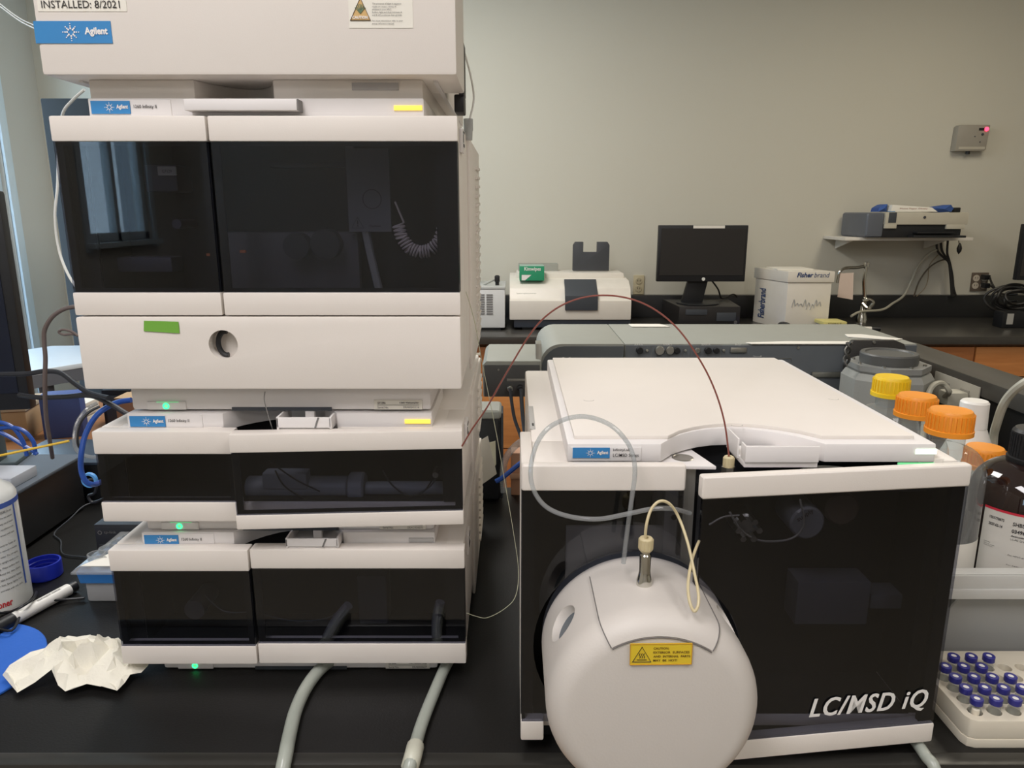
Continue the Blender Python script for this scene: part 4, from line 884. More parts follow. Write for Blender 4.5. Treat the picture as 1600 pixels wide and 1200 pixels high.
obj('orange_patch', MB().box(-.560, -.50, 1.012, 1.030, .0518, .0521), mat('patch_orange', (228, 170, 90), .6), lp)
for k, s in enumerate(('SAMPLE VIALS KIT', 'Part No. 5190-', 'Screw top 2 mL vials', 'with caps and septa')):
    text('lettering', s, INK, lp, Vector((-.574-.006*k, 1.000-.014*k, .0520)), X_, Y_, .075, .006, lift=.0001, bold=.02 if k < 2 else 0)
# network switch
t = thing('network_switch', 'dark network switch with small pale logo beside the stack', 'switch', (-.55, 1.1, .0))
obj('housing', MB().box(-.645, -.452, 1.055, 1.17, .018, .060, .002), mat('switch_black', (44, 46, 50), .45), t)
obj('trim_line', MB().box(-.64, -.455, 1.0535, 1.0552, .026, .027), CHAR, t)
obj('foot', MB().box(-.64, -.46, 1.06, 1.16, 0, .018), BLACK, t)
text('lettering', 'tp-link', PLATE, t, Vector((-.630, 1.0545, .044)), X_, Z_, .019, .006, bold=.0)
obj('emblem', MB().lathe([(.0022, 0), (.0034, 0)], (-.6365, 1.0538, .047), 'y', 16), PLATE, t)
# cables at the left of the stack
CB = mat('blue_cable', (36, 78, 160), .35); CG = mat('brown_grey_cable', (104, 92, 88), .45); CBK = mat('black_cable_rubber', (36, 38, 44), .45)
single('blue_cable', MB().tube([at(205, 625, .96), at(180, 630, .96), at(152, 648, .95), at(134, 678, .94), at(127, 710, .93), at(127, 735, .93), at(134, 752, .93), at(146, 757, .94), at(160, 752, .98)], .0036, 10), CB, 'thick blue cable curving down beside the middle module', 'cable')
single('clear_sleeve_tube', MB().tube([at(152, 630, 1.06), at(135, 640, 1.05), at(120, 662, 1.04), at(116, 690, 1.03), at(122, 706, 1.03), at(140, 714, 1.03), at(152, 714, 1.03)], .0028, 8), CLEARP, 'clear tube bending beside the blue cable left of the stack', 'tube')
single('black_cable', MB().tube([at(156, 635, 1.07), at(138, 645, 1.06), at(124, 664, 1.05), at(121, 690, 1.04), at(128, 704, 1.04)], .0020, 8), CBK, 'black cable following the clear tube left of the stack', 'cable')
single('grey_cable', MB().tube([at(118, 479, .93), at(100, 483, .93), at(82, 495, .93), at(70, 515, .93), at(69, 535, .93), at(71, 560, .93), at(70, 600, .93), at(72, 650, .94), at(78, 690, .96), at(82, 715, 1.0)], .0027, 10), CG, 'brown grey cable hanging in front of the white table', 'cable')
single('cable_loop', MB().tube([at(122, 525, .93), at(112, 518, .93), at(98, 515, .93), at(92, 519, .93), at(100, 523, .93), at(112, 522, .93), at(122, 524, .935)], .0016, 8), CG, 'small folded cable loop poking out beside the drawer', 'cable')
single('black_cable', MB().tube([at(-20, 585, 1.0), at(40, 584, 1.0), at(70, 580, 1.0), at(95, 583, 1.0), at(118, 600, .98), at(140, 614, .95), at(170, 622, .92)], .0034, 10), CBK, 'upper black cable running from the monitor to the stack', 'cable')
single('black_cable', MB().tube([at(30, 617, 1.02), at(60, 621, 1.0), at(100, 620, .98), at(140, 618, .95), at(170, 630, .93), at(200, 648, .92)], .0034, 10), CBK, 'lower black cable running from the monitor to the stack', 'cable')
for k, pp in enumerate(([(-20, 662), (0, 660), (20, 668), (36, 690), (42, 712)], [(-20, 675), (10, 668), (35, 672), (52, 690), (55, 710)], [(-20, 668), (10, 680), (35, 695), (52, 705), (58, 710)])):
    single('blue_cable', MB().tube([at(x, y, 1.12) for x, y in pp], .0032, 10), CB, ['blue cable dropping steeply below the monitor', 'blue cable arching highest below the monitor', 'blue cable lying lowest below the monitor'][k], 'cable')
single('cable_coil', MB().tube([at(135, 760, 1.1), at(140, 750, 1.1), at(150, 752, 1.1), at(148, 770, 1.1), at(138, 775, 1.1), at(145, 785, 1.1), at(165, 778, 1.1)], .0022, 8), CBK, 'tangled black cable between the case and the stack', 'cable')
single('cable_tie', MB().lathe([(.008, -.003), (.0115, -.003), (.0115, .003), (.008, .003), (.008, -.003)], tuple(at(140, 750, 1.06)), 'y', 20), mat('sky_blue', (90, 160, 226), .4), 'light blue plastic ring holding cables left of the stack', 'clip')
# wooden side bench and things on it
t = thing('side_bench', 'wood topped side bench behind the black case', 'bench', (-1.35, 1.75, FL))
obj('top', MB().box(-2.0, -.62, 1.48, 2.05, -.03, 0, .003), wood('oak_top', (132, 90, 58), (160, 112, 74), 0), t)
obj('cabinet', MB().box(-1.98, -.64, 1.52, 2.03, FL, -.03), OAKF[1], t)
t = thing('cardboard_box', 'long low cardboard box under the monitor', 'box', (-1.27, 1.72, 0), rot=R(12))
Mw = WM[t.name]
obj('box_body', MB().box(-.25, .11, -.07, .07, 0, .07, .002, M=Mw), CARD, t); obj('lid_flap', MB().box(-.252, .112, -.072, .072, .0705, .082, .002, M=Mw), mat('card_top', (188, 172, 148), .8), t)
t = thing('blue_box', 'blue cardboard box leaning upright on the wooden bench', 'box', (-1.085, 1.72, 0), rot=R(20))
Mw = WM[t.name]; obj('box_body', MB().box(-.042, .042, -.03, .03, 0, .098, .002, M=Mw), mat('box_indigo', (66, 84, 140), .6), t)
obj('lid', MB().box(-.0435, .0435, -.0315, .0315, .0985, .104, .001, M=Mw), mat('box_indigo', (66, 84, 140), .6), t)
t = thing('black_device', 'small black device between blue box and brown box', 'device', (-.98, 1.82, 0))
obj('housing', MB().box(-1.03, -.93, 1.79, 1.87, 0, .095, .004), BLACK, t); obj('front_plate', MB().box(-1.02, -.94, 1.787, 1.79, .01, .08, .001), CHAR, t)
t = thing('brown_box', 'brown cardboard box beside the stack on the wooden bench', 'box', (-.88, 1.72, 0))
obj('box_body', MB().box(-.925, -.80, 1.66, 1.78, 0, .105, .002), mat('card_brown', (150, 112, 88), .8), t); obj('flap', MB().box(-.926, -.799, 1.659, 1.72, .105, .107), CARD, t)
t = thing('paper_stack', 'white papers stacked behind the blue box', 'paper', (-1.15, 1.82, 0))
for k in range(3): obj('sheet_bundle', MB().box(-1.20+.004*k, -1.09, 1.79, 1.88, .018*k, .018*k+.016, .001), PAPER, t)
# white table
t = thing('white_table', 'small white topped table with grey metal legs before the window', 'table', (-1.45, 2.35, FL))
tp_ = [(-1.41, 2.10), (-1.19, 2.42), (-1.33, 2.55), (-1.60, 2.52), (-1.655, 2.43)]
obj('tabletop', MB().prism(tp_, 'z', .060, .075, .002), mat('table_white', (206, 216, 224), .35), t)
obj('apron', MB().prism([(x*.98-.03, y*.99+.02) for x, y in tp_], 'z', .022, .0598), mat('apron_grey', (92, 96, 104), .5), t)
for x, y in ((-1.405, 2.16), (-1.23, 2.41), (-1.36, 2.50), (-1.59, 2.44)): obj('leg', MB().box(x-.015, x+.015, y-.015, y+.015, FL, .022, .003), mat('leg_grey', (86, 88, 96), .5), t)
# dark tall cabinet
t = thing('tall_cabinet', 'tall dark slate cabinet standing behind the stack', 'cabinet', (-1.2, 2.85, FL))
SL = mat('slate', (40, 44, 47), .5)
obj('carcass', MB().box(-1.575, -.60, 2.625, 3.1, FL, .90, .004), mat('slate_lit', (92, 100, 106), .45), t)  # lighter slate copy paints the lit strip along the top and left edge
d = obj('door', MB().box(-1.572, -1.09, 2.604, 2.6245, FL+.05, .897, .004), SL, t); obj('handle', MB().box(-1.11, -1.10, 2.58, 2.604, .0, .2, .002), STEEL, d)
d = obj('door', MB().box(-1.086, -.603, 2.604, 2.6245, FL+.05, .897, .004), SL, t); obj('handle', MB().box(-1.075, -1.065, 2.58, 2.604, .0, .2, .002), STEEL, d)
# cord high at left
single('hanging_cord', MB().tube([at(-60, -35, 1.15), at(0, 10, 1.0), at(30, 32, .95), at(55, 45, .90)], .0007, 6).tube([at(-60, -42, 1.15), at(0, 6, 1.0), at(30, 28, .95), at(55, 40, .90)], .0006, 6), TW, 'pair of white cords running down to the top of the stack', 'cord')

# ------------------------------------------------------------------ middle distance
t = thing('computer_tower', 'small black tower with silver rounded edge behind the stack', 'computer', (-.09, 1.33, 0))
obj('housing', MB().box(-.16, -.020, 1.292, 1.36, 0, .165, .012, 3), BLACK, t)
obj('silver_top', MB().box(-.162, -.0195, 1.290, 1.362, .160, .178, .009, 3), GREY, t)
obj('side_trim', MB().box(-.0208, -.0165, 1.30, 1.355, .004, .17, .002), CHAR, t)
def sheet(name, pts, Y, m, lab, cat, curve=.012):
    P = [at(x, y, Y) for x, y in pts]; f = MB(); n = len(P)
    fr = [Vector((p.x, Y+curve*math.sin((p.x-P[0].x)*60), p.z)) for p in P]; bk = [v+Vector((0, .0006, 0)) for v in fr]
    f.add(fr+bk, [tuple(range(n)), tuple(range(2*n-1, n-1, -1))]+[(i, (i+1) % n, n+(i+1) % n, n+i) for i in range(n)])
    return single(name, f, m, lab, cat)
sheet('note_paper', [(747, 690), (762, 684), (776, 744), (765, 752), (745, 762)], 1.19, PAPER, 'handwritten white note tucked behind the stack', 'paper')
sheet('card', [(763, 692), (774, 691), (775, 728), (770, 736)], 1.215, mat('cream_card', (206, 202, 178), .8), 'cream card half hidden behind the handwritten note', 'paper')
ROW = 580
# grey instrument on a cart
cart = thing('instrument_cart', 'grey steel cart carrying the long grey instrument', 'cart', (.5, 1.68, FL))
obj('shelf', MB().box(.075, .925, 1.42, 1.93, .0, .02, .002), DGREY, cart)
for x in (.10, .90):
    for y in (1.45, 1.90): obj('leg', MB().box(x-.02, x+.02, y-.02, y+.02, FL, 0, .002), DGREY, cart)
gi = thing('grey_instrument', 'long two tone grey instrument with rear connectors behind the lid', 'instrument', (.48, 1.76, .02))
gx0, gx1 = .063, .895
def rl_poly(x0, x1, z0, z1, r=.045):
    return [(x0, z0)]+[(x0+r-r*math.cos(a), z1-r+r*math.sin(a)) for a in [i/6*PI/2 for i in range(7)]]+[(x1, z1), (x1, z0)]
obj('cover_end', MB().prism(rl_poly(gx0, .248, .025, .245), 'y', 1.603, 1.897, .002), GREY, gi)
obj('end_panel', MB().prism(rl_poly(gx0+.003, .2465, .025, .240, .05), 'y', 1.600, 1.603), DGREY, gi)
obj('cover_main', MB().box(.2495, gx1, 1.603, 1.897, .025, .245, .002), GREY, gi)
rp_ = obj('rear_panel', MB().box(.251, gx1-.002, 1.5985, 1.603, .03, .2425, .001), DGREY, gi)
obj('foot', MB().box(.08, .88, 1.61, 1.88, .0202, .026), BLACK, gi)
zc = at(1000, 548, 1.59).z
for px, r_, m in ((1000, .0075, BLACK), (1031, .010, STEEL), (1047, .009, STEEL), (1058, .007, BLACK), (1090, .006, STEEL), (1107, .0075, BLACK), (1120, .0065, BLACK), (1011, .003, STEEL), (1131, .003, STEEL), (1071, .003, STEEL)):
    x = at(px, 548, 1.59).x; obj('connector', MB().cyl((x, 0, zc), 'y', r_, 1.588, 1.599, 16, .001), m, rp_)
x = at(1155, 548, 1.59).x; obj('serial_port', MB().box(x-.018, x+.018, 1.593, 1.599, zc-.006, zc+.006, .002), STEEL, rp_)
for a_, b_ in ((1019, 1068), (1081, 1128)):
    xa, xb = at(a_, 541, 1.59).x, at(b_, 541, 1.59).x; obj('outline', MB().tube([(xa, 1.598, zc-.015), (xa, 1.598, zc+.012), (xb, 1.598, zc+.012), (xb, 1.598, zc-.015)], .0006, 4, 1, False), PLATE, rp_)
for s, px, wd in (('AUX-RTN', 992, .018), ('SOURCE', 1037, .020), ('SENSOR', 1097, .020), ('RF-OUT', 1150, .014)): text('lettering', s, PRINTW, rp_, Vector((at(px, 543, 1.59).x, 1.598, zc+.0105)), X_, Z_, wd, .004)
for px in (1249,): obj('screw', MB().cyl((at(px, 544, 1.59).x, 0, at(px, 544, 1.59).z), 'y', .003, 1.595, 1.599, 10), STEEL, rp_)
obj('panel_outline', MB().tube([at(1215, 560, 1.597), at(1237, 560, 1.597), at(1237, 566, 1.597)], .0006, 4, 1, False), PLATE, rp_)
c1 = at(1270, 582, 1.59); c2 = at(1305, 590, 1.59)
obj('metal_strip', MB().box(c1.x, c2.x+.02, 1.592, 1.5985, c2.z, c1.z, .001), STEEL, rp_)
# side electronics box
eb = obj('electronics_box', MB().prism([(ax(755, 1.5), .150), (ax(752, 1.5)+.002, .218), (ax(760, 1.5), .2275), (.060, .2275), (.060, .150)], 'y', 1.50, 1.70, .003), GREY, gi)
a = at(757, 619, 1.5); b = at(838, 570, 1.5)
fp = obj('face_panel', MB().box(a.x, .058, 1.497, 1.5002, a.z, b.z, .003), mat('gunmetal', (76, 76, 76), .5), gi)
obj('screw', MB().cyl((at(779, 577, 1.5).x, 0, at(779, 577, 1.5).z), 'y', .002, 1.494, 1.4975, 10), STEEL, fp)
obj('label_slot', MB().box(ax(792, 1.5), ax(820, 1.5), 1.495, 1.4975, at(0, 595, 1.5).z, at(0, 591, 1.5).z, .0005), PLATE, fp)
for px, y in ((797, 606), (813, 606)):
    c = at(px, y, 1.49); obj('connector', MB().cyl((c.x, 0, c.z), 'y', .006, 1.478, 1.4975, 12, .001), STEEL if px < 800 else BLACK, fp)
obj('bracket', MB().box(.050, .062, 1.52, 1.56, .14, .26, .001), STEEL, gi)
single('signal_cable', MB().tube([at(797, 608, 1.475), at(803, 650, 1.45), at(813, 680, 1.42), at(822, 712, 1.38), at(835, 760, 1.3)], .0034, 8), CBK, 'left black cable hanging from the grey electronics box', 'cable')
single('signal_cable', MB().tube([at(814, 608, 1.475), at(816, 640, 1.45), at(820, 675, 1.42), at(828, 708, 1.38), at(840, 760, 1.3)], .0042, 8), CBK, 'right thicker black cable hanging from the grey electronics box', 'cable')
single('clear_hose', MB().tube([at(832, 684, 1.3), at(815, 690, 1.3), at(800, 702, 1.29), at(789, 720, 1.28), at(786, 745, 1.27), at(788, 770, 1.26)], .0065, 10), CLEARP, 'clear thick hose arching down behind the wide instrument', 'hose')
single('blue_cable', MB().tube([at(835, 710, 1.27), at(815, 722, 1.26), at(787, 745, 1.25), at(775, 752, 1.25)], .0045, 8), CB, 'short blue cable between the stack and the wide instrument', 'cable')
t = thing('wood_block', 'small pinkish wooden box behind bench between both instruments', 'box', (.02, 1.34, 0))
obj('block', MB().box(-.002, .055, 1.325, 1.362, 0, .085, .002), mat('pink_wood', (190, 142, 112), .6), t)
obj('slat', MB().box(-.004, .057, 1.320, 1.3245, .035, .045, .001), mat('pink_wood_light', (206, 160, 130), .6), t)
# vacuum chamber
vc = at(1390, 550, 1.50)
t = thing('vacuum_housing', 'grey cast vacuum housing with dark round flange on top', 'vacuum housing', (vc.x, 1.50, .02))
tl = Matrix.Translation((vc.x, 1.50, 0))
obj('housing', MB().lathe([(0, .021), (.088, .021), (.088, .195), (.080, .208), (0, .208)], (0, 0, 0), 'z', 8, PI/8, 2*PI+PI/8, M=tl), mat('cast_grey', (150, 150, 144), .45, bump=.15), t, sharp=20)
obj('collar', MB().lathe([(0, .208), (.076, .208), (.080, .213), (.080, .224), (0, .224)], (0, 0, 0), 'z', 8, PI/8, 2*PI+PI/8, M=tl), mat('cast_grey2', (140, 140, 136), .4), t, sharp=20)
obj('flange', MB().lathe([(0, .224), (.055, .224), (.056, .228), (.056, .243), (.054, .246), (.046, .246), (.044, .243), (0, .243)], (0, 0, 0), 'z', 40, M=tl), mat('flange_grey', (86, 86, 84), .4), t)
for k in range(8):
    a = k*PI/4+.2; obj('screw', MB().cyl((vc.x+.067*math.cos(a), 1.5+.067*math.sin(a), 0), 'z', .0035, .224, .2275, 10), STEEL, t)
t = thing('black_cover', 'black curved cover with rounded corner behind the vacuum housing', 'cover', (vc.x, 1.585, .02))
a = at(1326, 532, 1.582); b = at(1420, 545, 1.582)
obj('shell', MB().prism([(a.x, .021), (a.x, a.z-.012), (a.x+.012, a.z), (b.x-.03, a.z), (b.x-.01, a.z-.008), (b.x, a.z-.03), (b.x, .021)], 'y', 1.583, 1.5965, .002), mat('cover_black', (58, 56, 54), .4), t)
obj('screw', MB().cyl((at(1366, 535, 1.58).x, 0, at(1366, 535, 1.58).z), 'y', .003, 1.578, 1.583, 10), STEEL, t)
tw = MB()
for ph in (0, PI):
    tw.tube([at(1327+(1330-1327)*0-.9*k, 535+6*k, 1.48)+Vector((.005*math.cos(k*1.3+ph), .005*math.sin(k*1.3+ph), 0)) for k in range(7)], .003, 6, 4)
single('twisted_cord', tw, mat('dark_mesh', (80, 78, 74), .4, metal=.5), 'dark twisted cord dangling beside the vacuum housing', 'cord')
# papers on the grey instrument
for q, Y0, lab in (([(983, 501), (1032, 501), (1043, 507.5), (984, 507.5)], 0, 'white sheet lying at the rear edge of the grey instrument'), ([(1165, 536), (1228, 534), (1328, 534), (1328, 538), (1175, 538)], 0, 'long white sheet on the front edge of the grey instrument'), ([(1320, 523), (1345, 523), (1388, 528), (1410, 530), (1400, 532), (1325, 527)], 0, 'white sheet on the right end of the grey instrument')):
    P = [at(x, max(y, 508), z=.2458) for x, y in q] if q[0][0] > 1000 else [Vector((at(x, 508, z=.2458).x, (1.885 if y < 505 else 1.84), .2458)) for x, y in q]
    f = MB(); n = len(P); f.add(P+[v+Vector((0, 0, .0015)) for v in P], [tuple(range(n))[::-1], tuple(range(n, 2*n))]+[(i, (i+1) % n, n+(i+1) % n, n+i) for i in range(n)])
    single('paper_sheet', f, PAPER, lab, 'paper')

ROW = 470
# ------------------------------------------------------------------ far wall and wall bench
FW = mat('far_white', (222, 216, 206), .4)
t = thing('spectrometer', 'wide white spectrometer with dark sample lid on the far bench', 'instrument', (.28, 3.45, 0))
s0, s1 = ax(796, 3.33), ax(987, 3.33)
YS = 3.33
z_ = lambda y, Y=YS: at(800, y, Y).z
obj('base_slab', MB().box(s0+.02, s1-.0, YS+.01, 3.72, .012, z_(500), .003), mat('slab_dark', (52, 58, 68), .4), t)
obj('foot', MB().box(s0+.06, s0+.12, YS+.03, 3.70, 0, .012).box(s1-.12, s1-.06, YS+.03, 3.70, 0, .012), BLACK, t)
yz = [(YS, z_(500)), (YS, z_(470)), (YS+.015, z_(468)), (YS+.04, z_(450, YS+.04)), (YS+.10, z_(438, YS+.10)), (YS+.30, z_(428, YS+.30)), (3.72, z_(428, YS+.3)), (3.72, z_(500))]
obj('body', MB().prism(yz, 'x', s0, s1, .006), FW, t)
obj('rear_hump', MB().prism([(ax(806, 3.6), .2), (ax(806, 3.6)+.004, z_(424, 3.6)), (ax(968, 3.6), z_(424, 3.6)), (s1-.01, .22)], 'y', 3.5, 3.70, .004), FW, t)
obj('grey_top', MB().box(ax(810, 3.6), ax(872, 3.6), 3.62, 3.70, .2, z_(413, 3.6), .004), GREY, t)
a = at(882, 485, YS-.006); b = at(936, 437, YS+.06)
obj('sample_lid', MB().prism([(YS-.008, z_(485)), (YS-.008, z_(462)), (YS+.09, z_(436, YS+.09)), (YS+.09, z_(445, YS+.09))], 'x', ax(883, YS), ax(934, YS), .002), CHAR, t)
text('lettering', 'Spectrophotometer', GREY, t, Vector((ax(807, YS), YS+.006, z_(460))), X_, Z_, .09, .007)
# raised dark lid
lx0, lx1 = ax(894, 3.6), ax(950, 3.6); lz0, lz1, lz2 = z_(423, 3.6), z_(394, 3.6), z_(378, 3.6)
w3 = lx1-lx0
obj('raised_panel', MB().prism([(lx0, lz0), (lx0, lz2-.015), (lx0+.01, lz2), (lx0+w3*.28, lz2), (lx0+w3*.28, lz1), (lx0+w3*.66, lz1), (lx0+w3*.66, lz2), (lx1-.01, lz2), (lx1, lz2-.015), (lx1, lz0)], 'y', 3.60, 3.63, .002), mat('charcoal2', (64, 66, 70), .5), t, 'upright dark panel with two tabs')
t = thing('tissue_box', 'green and white wipes box on the white spectrometer', 'box', (ax(830, YS), YS+.08, z_(440)))
gx, gw = ax(815, YS+.06), ax(850, YS+.06)
zb1 = z_(438.5, YS+.06)
obj('box_body', MB().box(gx-.01, gw, YS+.06, YS+.17, zb1, z_(416, YS+.06), .001), mat('box_green', (38, 146, 104), .6), t)
obj('white_corner', MB().add([(gx-.0, YS+.0592, zb1+.001), (gx-.0, YS+.0592, zb1+.026), (gx+.045, YS+.0592, zb1+.026), (gx+.015, YS+.0592, zb1+.001)], [(0, 3, 2, 1)]), PRINTW, t, smooth=False)
text('lettering', 'Kimwipes', PRINTW, t, Vector((gx+.012, YS+.0595, zb1+.040)), X_, Z_, .075, .022, bold=.02)
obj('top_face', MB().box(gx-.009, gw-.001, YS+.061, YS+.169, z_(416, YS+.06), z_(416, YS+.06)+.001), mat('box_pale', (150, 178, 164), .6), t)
# small white unit with vents
t = thing('cooling_unit', 'small white unit with vent grilles at the edge of the stack', 'instrument', (-.1, 3.4, 0))
c0, c1 = ax(722, 3.32), ax(789, 3.32)
obj('housing', MB().box(c0, c1, 3.33, 3.62, .012, z_(452, 3.33), .006), mat('unit_white', (214, 216, 216), .4), t); obj('foot', MB().box(c0+.02, c1-.02, 3.34, 3.6, 0, .012), BLACK, t)
obj('top_cap', MB().box(c0-.003, c1+.002, 3.328, 3.622, z_(452, 3.33), z_(448, 3.33), .003), mat('cap_grey', (186, 188, 186), .4), t)
for px0, px1 in ((746, 757), (760, 770)):
    g = MB(); 
    for k in range(9): g.box(ax(px0, 3.32), ax(px1, 3.32), 3.327, 3.3305, z_(491-k*3.7, 3.33), z_(489.2-k*3.7, 3.33))
    obj('vent_slots', g, mat('vent_dark', (120, 120, 120), .5), t, kind='stuff')
obj('hose_port', MB().cyl((ax(777, 3.4), 3.4, 0), 'z', .009, z_(449, 3.4), z_(430, 3.4), 12, .002).box(ax(773, 3.4), ax(781, 3.4), 3.385, 3.4, z_(440, 3.4), z_(431, 3.4), .002), BLACK, t)
obj('hose', MB().tube([at(777, 435, 3.4), at(765, 441, 3.4), at(755, 446, 3.42)], .004, 6), GREY, t)
obj('connector_plate', MB().box(ax(744, 3.5), ax(750, 3.5), 3.48, 3.5, z_(450, 3.5), z_(404, 3.5), .002), CHAR, t)
# beige outlet
def outlet(name, lab, px0, py0, px1, py1, m, m2, gang):
    a = at(px0, py1, 3.79); b = at(px1, py0, 3.79)
    t = thing(name, lab, 'outlet', ((a.x+b.x)/2, 3.79, a.z))
    obj('plate', MB().box(a.x, b.x, 3.790, 3.7995, a.z, b.z, .003), m, t)
    W = b.x-a.x; Hh = b.z-a.z
    for i in range(gang):
        for j in (0, 1):
            cx = a.x+W*(i+.5)/gang; cz = a.z+Hh*(.3+.4*j)
            s = obj('socket', MB().cyl((cx, 0, cz), 'y', .017, 3.787, 3.7905, 20, .001), m2, t)
            obj('slots', MB().box(cx-.007, cx-.005, 3.786, 3.7871, cz-.002, cz+.007).box(cx+.005, cx+.007, 3.786, 3.7871, cz-.002, cz+.007), BLACK, s)
    return t
outlet('wall_outlet', 'beige wall outlet beside the white spectrometer', 989, 430, 1007, 460, mat('beige_plate', (196, 184, 152), .5), mat('beige_plate2', (180, 168, 138), .5), 1)
t = outlet('wall_outlet', 'brown double wall outlet right of the printer shelf', 1516, 426, 1546, 455, mat('brown_plate', (104, 92, 80), .5), mat('pale_socket', (206, 196, 180), .5), 2)
# power plugs + cable bundle
BC = mat('black_cable2', (34, 32, 30), .5)
a = at(1539, 433, 3.77); b = at(1539, 446, 3.77)
for (p, lab, end) in ((a, 'upper black plug and cord in the brown outlet', 460), (b, 'lower black plug and cord in the brown outlet', 470)):
    t = thing('power_plug', lab, 'plug', (p.x, 3.77, p.z)); obj('plug_body', MB().box(p.x-.013, p.x+.018, 3.752, 3.786, p.z-.012, p.z+.012, .004), BLACK, t)
    obj('cord', MB().tube([(p.x+.015, 3.755, p.z), at(1550, 443+(end-460)*.5, 3.70), at(1558, 455, 3.68), at(1570, end, 3.6), at(1590, end, 3.55)], .005, 8), BC, t)
cbm = MB()
for k in range(6):
    cx, cz = at(1583, 466, 3.5).x, at(1583, 466, 3.5).z; rr = .045+.008*k
    cbm.tube([(cx+rr*1.25*math.cos(a_)+.01*math.sin(k*2), 3.5+.012*k-.03+.01*math.sin(a_*3+k), max(.006, cz+rr*.75*math.sin(a_)+.008*math.cos(k*3))) for a_ in [i*PI/6 for i in range(12)]], .006, 8, 4, True, True)
single('cable_bundle', cbm, BC, 'coiled heap of black cables on the far bench at right', 'cable')
t = thing('power_adapter', 'black power brick with white label among the coiled cables', 'adapter', (ax(1583, 3.4), 3.4, 0))
x = ax(1583, 3.42); obj('brick', MB().box(x-.05, x+.07, 3.40, 3.47, 0, .075, .006), BLACK, t); obj('label', MB().box(x-.03, x+.00, 3.3985, 3.4, .018, .068), mat('label_grey2', (170, 168, 162), .5), t)
# desktop pc and monitor
t = thing('desktop_computer', 'flat black desktop computer under the far monitor', 'computer', (.9, 3.5, 0))
a = ax(1062, 3.42); b = ax(1158, 3.42)
obj('housing', MB().prism([(ax(1037, 3.7), 3.72), (ax(1062, 3.42), 3.42), (b, 3.42), (ax(1140, 3.7), 3.72)], 'z', .006, .098, .003), mat('pc_black', (40, 38, 38), .4), t)
obj('drive_door', MB().box(a+.03, a+.13, 3.4165, 3.42, .06, .085, .001).box(b-.11, b-.02, 3.4165, 3.42, .03, .07, .001), CHAR, t)
obj('foot', MB().box(a+.02, b-.06, 3.44, 3.68, 0, .006), BLACK, t)
obj('badge', MB().cyl((b-.02, 0, .025), 'y', .008, 3.416, 3.42, 12), STEEL, t)
t = thing('computer_monitor', 'black flat monitor on a stand on the far bench', 'monitor', (ax(1098, 3.52), 3.52, .098))
a = at(1026, 440, 3.50); b = at(1170, 352, 3.50)
obj('housing', MB().box(a.x, b.x, 3.50, 3.53, a.z, b.z, .004), BLACK, t)
obj('screen', MB().box(a.x+.012, b.x-.012, 3.498, 3.4998, a.z+.03, b.z-.014), mat('screen_dark', (44, 42, 41), .3), t)
obj('badge', MB().cyl((ax(1097, 3.5), 0, a.z+.012), 'y', .008, 3.497, 3.5, 16), mat('badge_white', (220, 220, 214), .5), t)
obj('top_tag', MB().box(ax(1077, 3.5), ax(1125, 3.5), 3.4965, 3.4995, b.z-.014, b.z-.001), PAPER, t, 'white strip on the top edge')
obj('stand', MB().prism([(ax(1066, 3.52), .104), (ax(1070, 3.52), .15), (ax(1076, 3.52), a.z+.02), (ax(1107, 3.52), a.z+.02), (ax(1102, 3.52), .15), (ax(1099, 3.52), .104)], 'y', 3.535, 3.56, .003).cyl((ax(1088, 3.52)+.01, 3.54, 0), 'z', .10, .0985, .105, 32, .002), BLACK, t)
single('monitor_cable', MB().tube([at(1112, 438, 3.56), at(1122, 452, 3.6), at(1128, 466, 3.68), at(1145, 460, 3.72), at(1152, 464, 3.73)], .004, 8), BC, 'cable hanging behind the far monitor', 'cable')
t = thing('keyboard', 'black keyboard in front of the flat desktop computer', 'keyboard', (.9, 3.3, 0))
a = ax(1055, 3.27); b = ax(1180, 3.27)
obj('keyboard_base', MB().box(a, b, 3.24, 3.36, 0, .014, .003), BLACK, t)
kb = MB()
for i in range(18):
    for j in range(5): kb.box(a+.012+i*(b-a-.024)/18, a+.012+(i+.85)*(b-a-.024)/18, 3.25+j*.021, 3.268+j*.021, .014, .019)
obj('keys', kb, CHAR, t, kind='stuff')
single('mouse_pad', MB().box(ax(1168, 3.3), ax(1236, 3.3), 3.24, 3.40, 0, .004, .0015), mat('pad_blue2', (44, 66, 160), .7), 'blue rectangular mouse pad on the far bench', 'mouse pad')
mm = MB(); mx_, my_ = ax(1230, 3.32), 3.33; vs_ = []
for i in range(7):
    ph = i/6*PI/2
    for k in range(20): a = k*PI/10; vs_.append((mx_+.032*math.cos(a)*math.cos(ph)**.6, my_+.05*math.sin(a)*math.cos(ph)**.6, .0045+.034*math.sin(ph)))
mm.add(vs_, [(i*20+k, i*20+(k+1) % 20, (i+1)*20+(k+1) % 20, (i+1)*20+k) for i in range(6) for k in range(20)]+[tuple(range(20))])
t = thing('computer_mouse', 'black mouse beside the boxed supplies on the far bench', 'mouse', (mx_, my_, .004)); obj('shell', mm, BLACK, t); obj('scroll_wheel', MB().cyl((mx_, my_-.03, .032), 'x', .006, -.003, .003, 12), CHAR, t)
